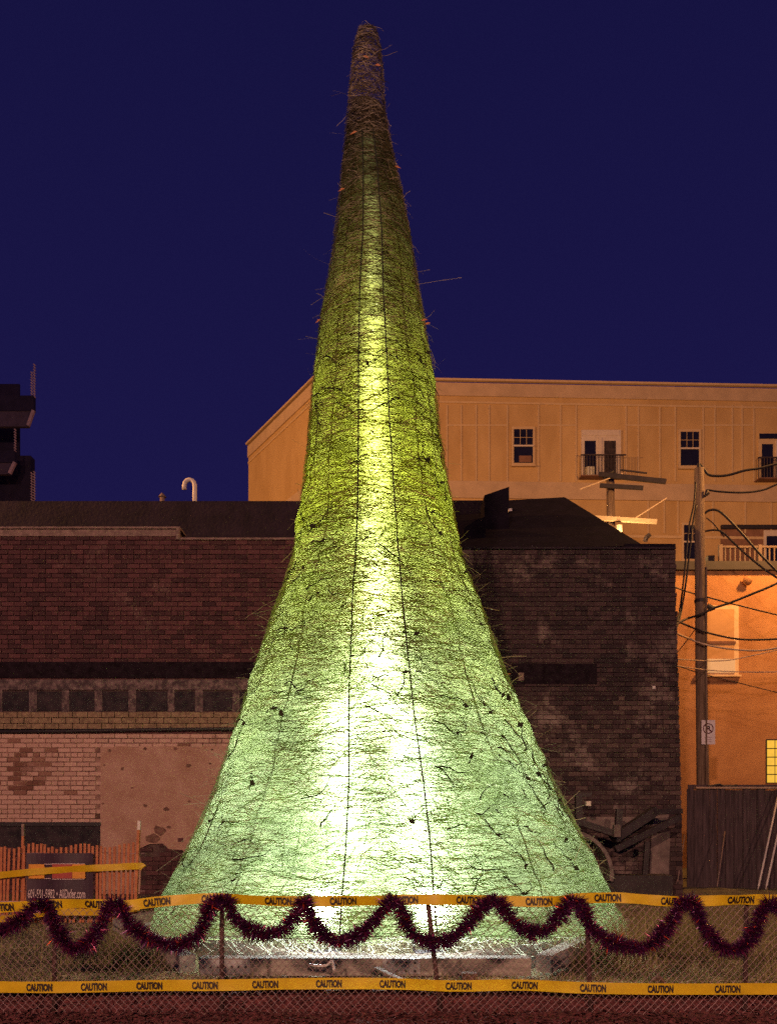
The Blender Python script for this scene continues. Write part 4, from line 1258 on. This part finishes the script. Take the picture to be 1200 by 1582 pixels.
# ------------------------------------------------------------------ orange slat fence, banner
def snow_fence():
    D = 10.1
    t = thing('slat_fence', (px(100, D), D, 0), 'orange slat fence standing before the painted brick at the left edge', 'fence')
    x = px(-45, D)
    k = 0
    while x < px(209, D):
        ph = k * 0.55
        top = pz(1306, D) + 0.03 * math.sin(ph) + random.uniform(-.02, .02)
        lean = random.uniform(-.02, .02) - 0.02
        MB().beam((x + lean, D + .02 * math.sin(ph), 0.0), (x, D + .03 * math.sin(ph), top), 0.010, 0.031, up=(1, 0, 0)).build('slat', M['orange_slat'], t)
        x += 0.056 + random.uniform(-.006, .006)
        k += 1
    for z in (0.12, 0.4, 0.68, 0.88):
        MB().tube([(px(-45, D) + .2 * i, D + .03 + .01 * math.sin(i), z + .006 * math.sin(i * 1.7)) for i in range(12)], 0.004, 4).build('binding_wire', M['wire'], t)
    pb = MB().beam((px(210, D), D - .03, 0), (px(216, D), D - .03, pz(1282, D)), 0.035, 0.04, up=(0, 1, 0)).build('end_post', M['orange_slat'], t)
    MB().beam((px(216, D), D - .03, pz(1282, D) + .001), (px(217, D), D - .03, pz(1268, D)), 0.036, 0.036, up=(0, 1, 0)).build('post_cap', M['white_metal'], pb)
    pb = MB().beam((px(30, D), D + .06, 0), (px(33, D), D + .06, pz(1292, D)), 0.03, 0.03, up=(0, 1, 0)).build('stake', M['orange_slat'], t)
    MB().beam((px(33, D), D + .06, pz(1292, D) + .001), (px(33, D), D + .06, pz(1273, D)), 0.032, 0.03, up=(0, 1, 0)).build('post_cap', M['coping'], pb)
    # banner
    d = D - 0.06
    b = thing('banner', (px(94, d), d, pz(1392, d)), 'dark banner with orange blocks and a line of lettering tied to the orange slat fence', 'banner')
    X, Z = (lambda v: px(v, d)), (lambda v: pz(v, d))
    m = MB()
    n = 14
    for i in range(n + 1):
        u = i / n
        for v in (0, 1):
            m.v.append((X(41 + 103 * u), d + .012 * math.sin(u * 9), Z(1395) + (Z(1318) - Z(1395)) * v))
    for i in range(n): m.f.append((2 * i, 2 * i + 2, 2 * i + 3, 2 * i + 1)); m.m.append(0)
    m.build('sheet', M['banner'], b)
    o = d - .02
    for nm, a, c_, e, g, mt in (('orange_block', 46, 70, 1357, 1335, 'banner_orange'), ('red_block', 82, 112.5, 1357, 1335, 'banner_red'), ('orange_block', 113, 133, 1357, 1335, 'banner_orange')):
        MB().box(X(a), X(c_), o, o + .003, Z(e), Z(g)).build(nm, M[mt], b)
    for a, c_, yy in ((70.3, 80, 1357), (82, 96, 1358), (98, 132, 1358), (70.3, 82, 1335), (82, 132, 1334.4)):
        MB().box(X(a), X(c_), o - .001, o + .002, Z(yy + .4), Z(yy - .4)).build('print_line', M['banner_white'], b)
    cx_, cz_ = X(89), Z(1380.5)
    W, H = X(133) - X(45), Z(1374) - Z(1388)
    place_text('lettering', text_mesh('601-501-5982 \u2022 AllDxfer.com', 0.004), lambda u, v: Vector((cx_ + u * W, o - .002, cz_ + v * H)), M['banner_white'], b)
snow_fence()

# ------------------------------------------------------------------ chain link fence, tapes, garland
DF = 5.9
def fence():
    t = thing('chain_link_fence', (0, DF, -0.1), 'low chain link fence strung with tape and tinsel across the front', 'fence')
    ztop, zbot = pz(1390, DF), -0.10
    for (xa, ya), (xb, yb) in (((86, 1392), (84, 1568)), ((343, 1392), (343, 1568)), ((660, 1392), (681, 1568)), ((905, 1392), (912, 1568)), ((1152, 1392), (1150, 1568)), ((-170, 1392), (-170, 1568)), ((1400, 1392), (1400, 1568))):
        a, b = P(xa, ya, DF + .03), P(xb, yb, DF + .03)
        MB().tube([b, a + Vector((0, 0, .02))], 0.018, 8).build('post', M['post'], t, True)
    MB().tube([(-4.2, DF + .005, ztop - .01), (-1.2, DF + .005, ztop - .02), (.3, DF + .005, ztop - .005), (1.5, DF + .005, ztop - .012), (4.2, DF + .005, ztop)], 0.0045, 5).build('tension_wire', M['wire'], t)
    # mesh: zig-zag wires, each hooked through the next
    m = MB()
    w, h = 0.056, 0.060
    r = 0.0024
    cols = int(8.0 / w)
    rows = int((ztop - .015 - zbot) / (h / 2))
    for c in range(cols):
        x0 = -4.0 + c * w
        pts = []
        for k in range(rows + 1):
            pts.append(Vector((x0 + (w / 2 if k % 2 else 0) * 1.06 + 0.004 * math.sin(k * .7 + c * .05), DF + (0.003 if k % 2 else -0.003) + .006 * math.sin(x0 * 2.2), zbot + k * h / 2)))
        m.tube(pts, r, 4, cap=False)
        pts2 = [Vector((p.x + (w if k % 2 == 0 else 0) - (0 if k % 2 == 0 else 0), p.y, p.z)) for k, p in enumerate(pts)]
        pts2 = []
        for k in range(rows + 1):
            pts2.append(Vector((x0 + w - (w / 2 if k % 2 else 0) * 1.06 + 0.004 * math.sin(k * .7 + c * .05), DF - (0.003 if k % 2 else -0.003) + .006 * math.sin(x0 * 2.2), zbot + k * h / 2)))
        if True: m.tube(pts2, r, 4, cap=False)
    tag(m.build('chain_link_mesh', M['wire'], t), kind='stuff')
fence()

CAUTION = text_mesh('CAUTION', 0.055)
def tape(nm, pts, d, height, words, label, wob=0.0, wpx=41):
    """tape along photo points at depth d; words = centre columns of the print"""
    path = smooth_path([P(x, y, d) for x, y in pts], n=8)
    t = thing(nm, tuple(path[0]), label, 'tape')
    m = MB()
    N = []
    for i, p in enumerate(path):
        tg = (path[min(i + 1, len(path) - 1)] - path[max(i - 1, 0)]).normalized()
        up = Vector((0, 1, 0)).cross(tg) * -1
        up = Vector((-tg.z, 0, tg.x)).normalized()
        tw = wob * math.sin(i * 0.45) + wob * .6 * math.sin(i * .173 + 1)
        up = (up * math.cos(tw) + Vector((0, 1, 0)) * math.sin(tw)).normalized()
        N.append(up)
        ctr = p + Vector((0, .006 * math.sin(i * .31), 0))
        path[i] = ctr
        m.v += [tuple(ctr - up * height / 2), tuple(ctr + Vector((0, -.003 * math.sin(i * .7), 0))), tuple(ctr + up * height / 2)]
    for i in range(len(path) - 1):
        for k in (0, 1):
            m.f.append((3 * i + k, 3 * i + 3 + k, 3 * i + 4 + k, 3 * i + 1 + k)); m.m.append(0)
    m.build('strip', M['tape'], t, True)
    def at(X, v):
        for i in range(len(path) - 1):
            if path[i].x <= X <= path[i + 1].x:
                f = (X - path[i].x) / max(1e-6, path[i + 1].x - path[i].x)
                return path[i].lerp(path[i + 1], f) + N[i].lerp(N[i + 1], f) * v
        return path[-1]
    for wx in words:
        xc = px(wx, d)
        W, H = wpx * d / F, 12.2 * d / F
        place_text('lettering', CAUTION, lambda u, v: at(xc + u * W, v * H) + Vector((0, -0.0065, 0)), M['tape_print'], t)
    return t
HT = 16.5 * DF / F
tape('caution_tape', [(-60, 1404), (0, 1402), (60, 1399), (120, 1396), (190, 1399), (245, 1393), (330, 1388), (430, 1392), (540, 1392), (640, 1390), (700, 1390), (830, 1393), (870, 1390), (900, 1388), (960, 1387), (1030, 1392), (1085, 1392), (1140, 1390), (1200, 1390), (1270, 1392)], DF - .03, HT,
     (2, 76, 152, 243, 332, 430, 530, 625, 725, 832, 938, 1040, 1143), 'yellow caution tape strung along the top of the chain link fence', 0.32)
tape('caution_tape', [(-60, 1525), (0, 1525), (90, 1525), (230, 1523), (330, 1522), (440, 1520), (600, 1520), (700, 1523), (800, 1522), (900, 1526), (1050, 1528), (1200, 1528), (1270, 1528)], DF - .03, 17.5 * DF / F,
     (62, 146, 231, 317, 410, 508, 606, 708, 810, 915, 1019, 1123, 1225), 'yellow caution tape strung low along the foot of the chain link fence', 0.06, 40)
tape('caution_tape', [(-70, 1358), (0, 1352), (50, 1347), (110, 1343), (170, 1340), (214, 1338), (221, 1341)], 10.0, 0.085, (), 'faded yellow tape tied across the orange slat fence and banner', 0.25)
tape('caution_tape', [(-60, 1424), (0, 1420), (30, 1417), (70, 1411), (110, 1409), (150, 1409), (200, 1404), (216, 1402)], 9.9, 0.085, (), 'faded yellow tape sagging across the foot of the orange slat fence', 0.25)

def garland():
    pts = [(-60, 1440), (-20, 1440), (10, 1434), (35, 1420), (52, 1399), (66, 1396), (78, 1412), (92, 1443), (112, 1466), (138, 1456), (158, 1425), (174, 1394), (188, 1404), (204, 1430), (235, 1452), (275, 1460), (306, 1446), (318, 1418), (328, 1396), (342, 1389), (354, 1398), (366, 1422), (398, 1441), (430, 1440), (452, 1424), (462, 1400), (468, 1390), (476, 1404), (488, 1432), (512, 1452), (540, 1452), (572, 1430), (594, 1402), (607, 1390), (617, 1402), (628, 1430), (652, 1452), (688, 1454), (716, 1434), (742, 1404), (762, 1389), (776, 1400), (790, 1422), (815, 1438), (842, 1438), (863, 1416), (880, 1391), (896, 1398), (908, 1424), (932, 1450), (975, 1464), (1010, 1456), (1034, 1426), (1056, 1393), (1072, 1398), (1086, 1432), (1112, 1462), (1140, 1466), (1164, 1442), (1176, 1408), (1192, 1396), (1215, 1410), (1260, 1440)]
    d = DF - 0.09
    path = smooth_path([P(x, y, d + (0.02 * math.sin(i * 1.3))) for i, (x, y) in enumerate(pts)], n=8)
    t = thing('tinsel_garland', tuple(path[0]), 'bushy dark purple tinsel garland looped along the chain link fence', 'garland')
    MB().tube(path, 0.006, 5).build('core_wire', M['tinsel'], t)
    m = MB()
    rg = random.Random(5)
    for i in range(len(path) - 1):
        a, b = path[i], path[i + 1]
        seg = (b - a).length
        tg = (b - a).normalized()
        s = tg.cross(Vector((0, 1, 0))).normalized()
        cnt = int(seg * 2600)
        frac = i / len(path)
        redness = 0.012 + 0.09 * (rg.random() < 0.07)
        for k in range(cnt):
            p = a.lerp(b, rg.random())
            an = rg.uniform(0, 6.283)
            dr = s * math.cos(an) + Vector((0, 1, 0)) * math.sin(an)
            dr = (dr + tg * rg.uniform(-.55, .55)).normalized()
            L_ = rg.uniform(0.050, 0.096) * (1 + 0.16 * math.sin(i * .37) + 0.10 * math.sin(i * .91 + 1))
            w = rg.uniform(0.0024, 0.0042)
            sd = dr.cross(Vector((rg.uniform(-1, 1), rg.uniform(-1, 1), rg.uniform(-1, 1)))).normalized()
            mid = p + dr * L_ * .55
            tip = p + dr * L_ + Vector((rg.uniform(-.008, .008), rg.uniform(-.008, .008), rg.uniform(-.012, .004)))
            u = rg.random()
            mi = 2 if u < redness else (1 if u < .35 else 0)
            q = len(m.v)
            m.v += [tuple(p - sd * w * .7), tuple(p + sd * w * .7), tuple(mid - sd * w), tuple(mid + sd * w), tuple(tip)]
            m.f += [(q, q + 1, q + 3, q + 2), (q + 2, q + 3, q + 4)]; m.m += [mi, mi]
    tag(m.build('tinsel', [M['tinsel'], M['tinsel2'], M['tinsel_glint']], t), kind='stuff')
garland()

# ------------------------------------------------------------------ street lamps beyond the frame
def street_lamp(x, y, h, arm, power, col, lab, spot=None, aim=None, z0=-0.15):
    t = thing('street_lamp', (x, y, z0), lab, 'street lamp')
    ax, ay = arm
    MB().tube([(x, y, z0), (x, y, h * .6), (x, y, h)], [0.10, 0.08, 0.06], 10).build('post', M['steel_dark'], t, True)
    MB().tube([(x, y, h), (x + ax * .5, y + ay * .5, h + .25), (x + ax, y + ay, h + .25)], 0.035, 8).build('arm', M['steel_dark'], t, True)
    e = Vector((x + ax, y + ay, h + .25))
    d = Vector((ax, ay, 0)).normalized()
    MB().tube([e - d * .1, e + d * .1, e + d * .45, e + d * .6], [.05, .13, .13, .05], 10).build('head', M['steel_dark'], t, True)
    c = e + d * .28
    MB().tube([c + Vector((0, 0, -.12)), c + Vector((0, 0, -.19)), c + Vector((0, 0, -.22))], [.12, .10, .04], 10).build('lens', M['lamp_glow_warm'], t, True)
    lamp('bulb', tuple(c + Vector((0, 0, -.40))), power, col, 0.35, spot, aim, t)
street_lamp(-7.5, -15.0, 9.0, (1.2, 1.0), P_STREET, STREET, 'street lamp across the street to the left')
street_lamp(4.5, -19.0, 9.0, (-1.2, 1.0), P_STREET * 0.8, STREET, 'street lamp added across the street to the right to soften shadows')  # second unseen lamp, added to soften the shadows of the first
street_lamp(9.6, 16.2, 10.5, (0.9, 0.6), P_ALLEY, SODIUM, 'sodium street lamp in the alley beside the annex')
street_lamp(-21.0, 14.5, 13.0, (1.0, 0.6), P_YARD, SODIUM, 'tall yard lamp far to the left lighting the apartment building', 95, (0, 31, 12))
# lamp in the lane behind the brick building, hung under the crossarm
def lane_lamp():
    D = 23.4
    p = P(950, 852, D)
    t = thing('lane_lamp', tuple(p), 'sodium lane lamp hung below the lit crossarm behind the hipped roof', 'lamp')
    MB().beam(P(944, 846, 23.9), p + Vector((0, 0, .12)), 0.05, 0.05).build('arm', M['steel_dark'], t)
    MB().tube([p + Vector((0, 0, .10)), p + Vector((0, 0, .02))], [.10, .16], 10).build('shade', M['steel_dark'], t)
    MB().tube([p + Vector((0, 0, .02)), p + Vector((0, 0, -.08))], [.08, .05], 8).build('lens', M['lamp_glow_warm'], t)
    lamp('bulb', tuple(p + Vector((.25, -.1, .1))), P_LANE, (1.0, .55, .2), 0.08, None, None, t)
lane_lamp()
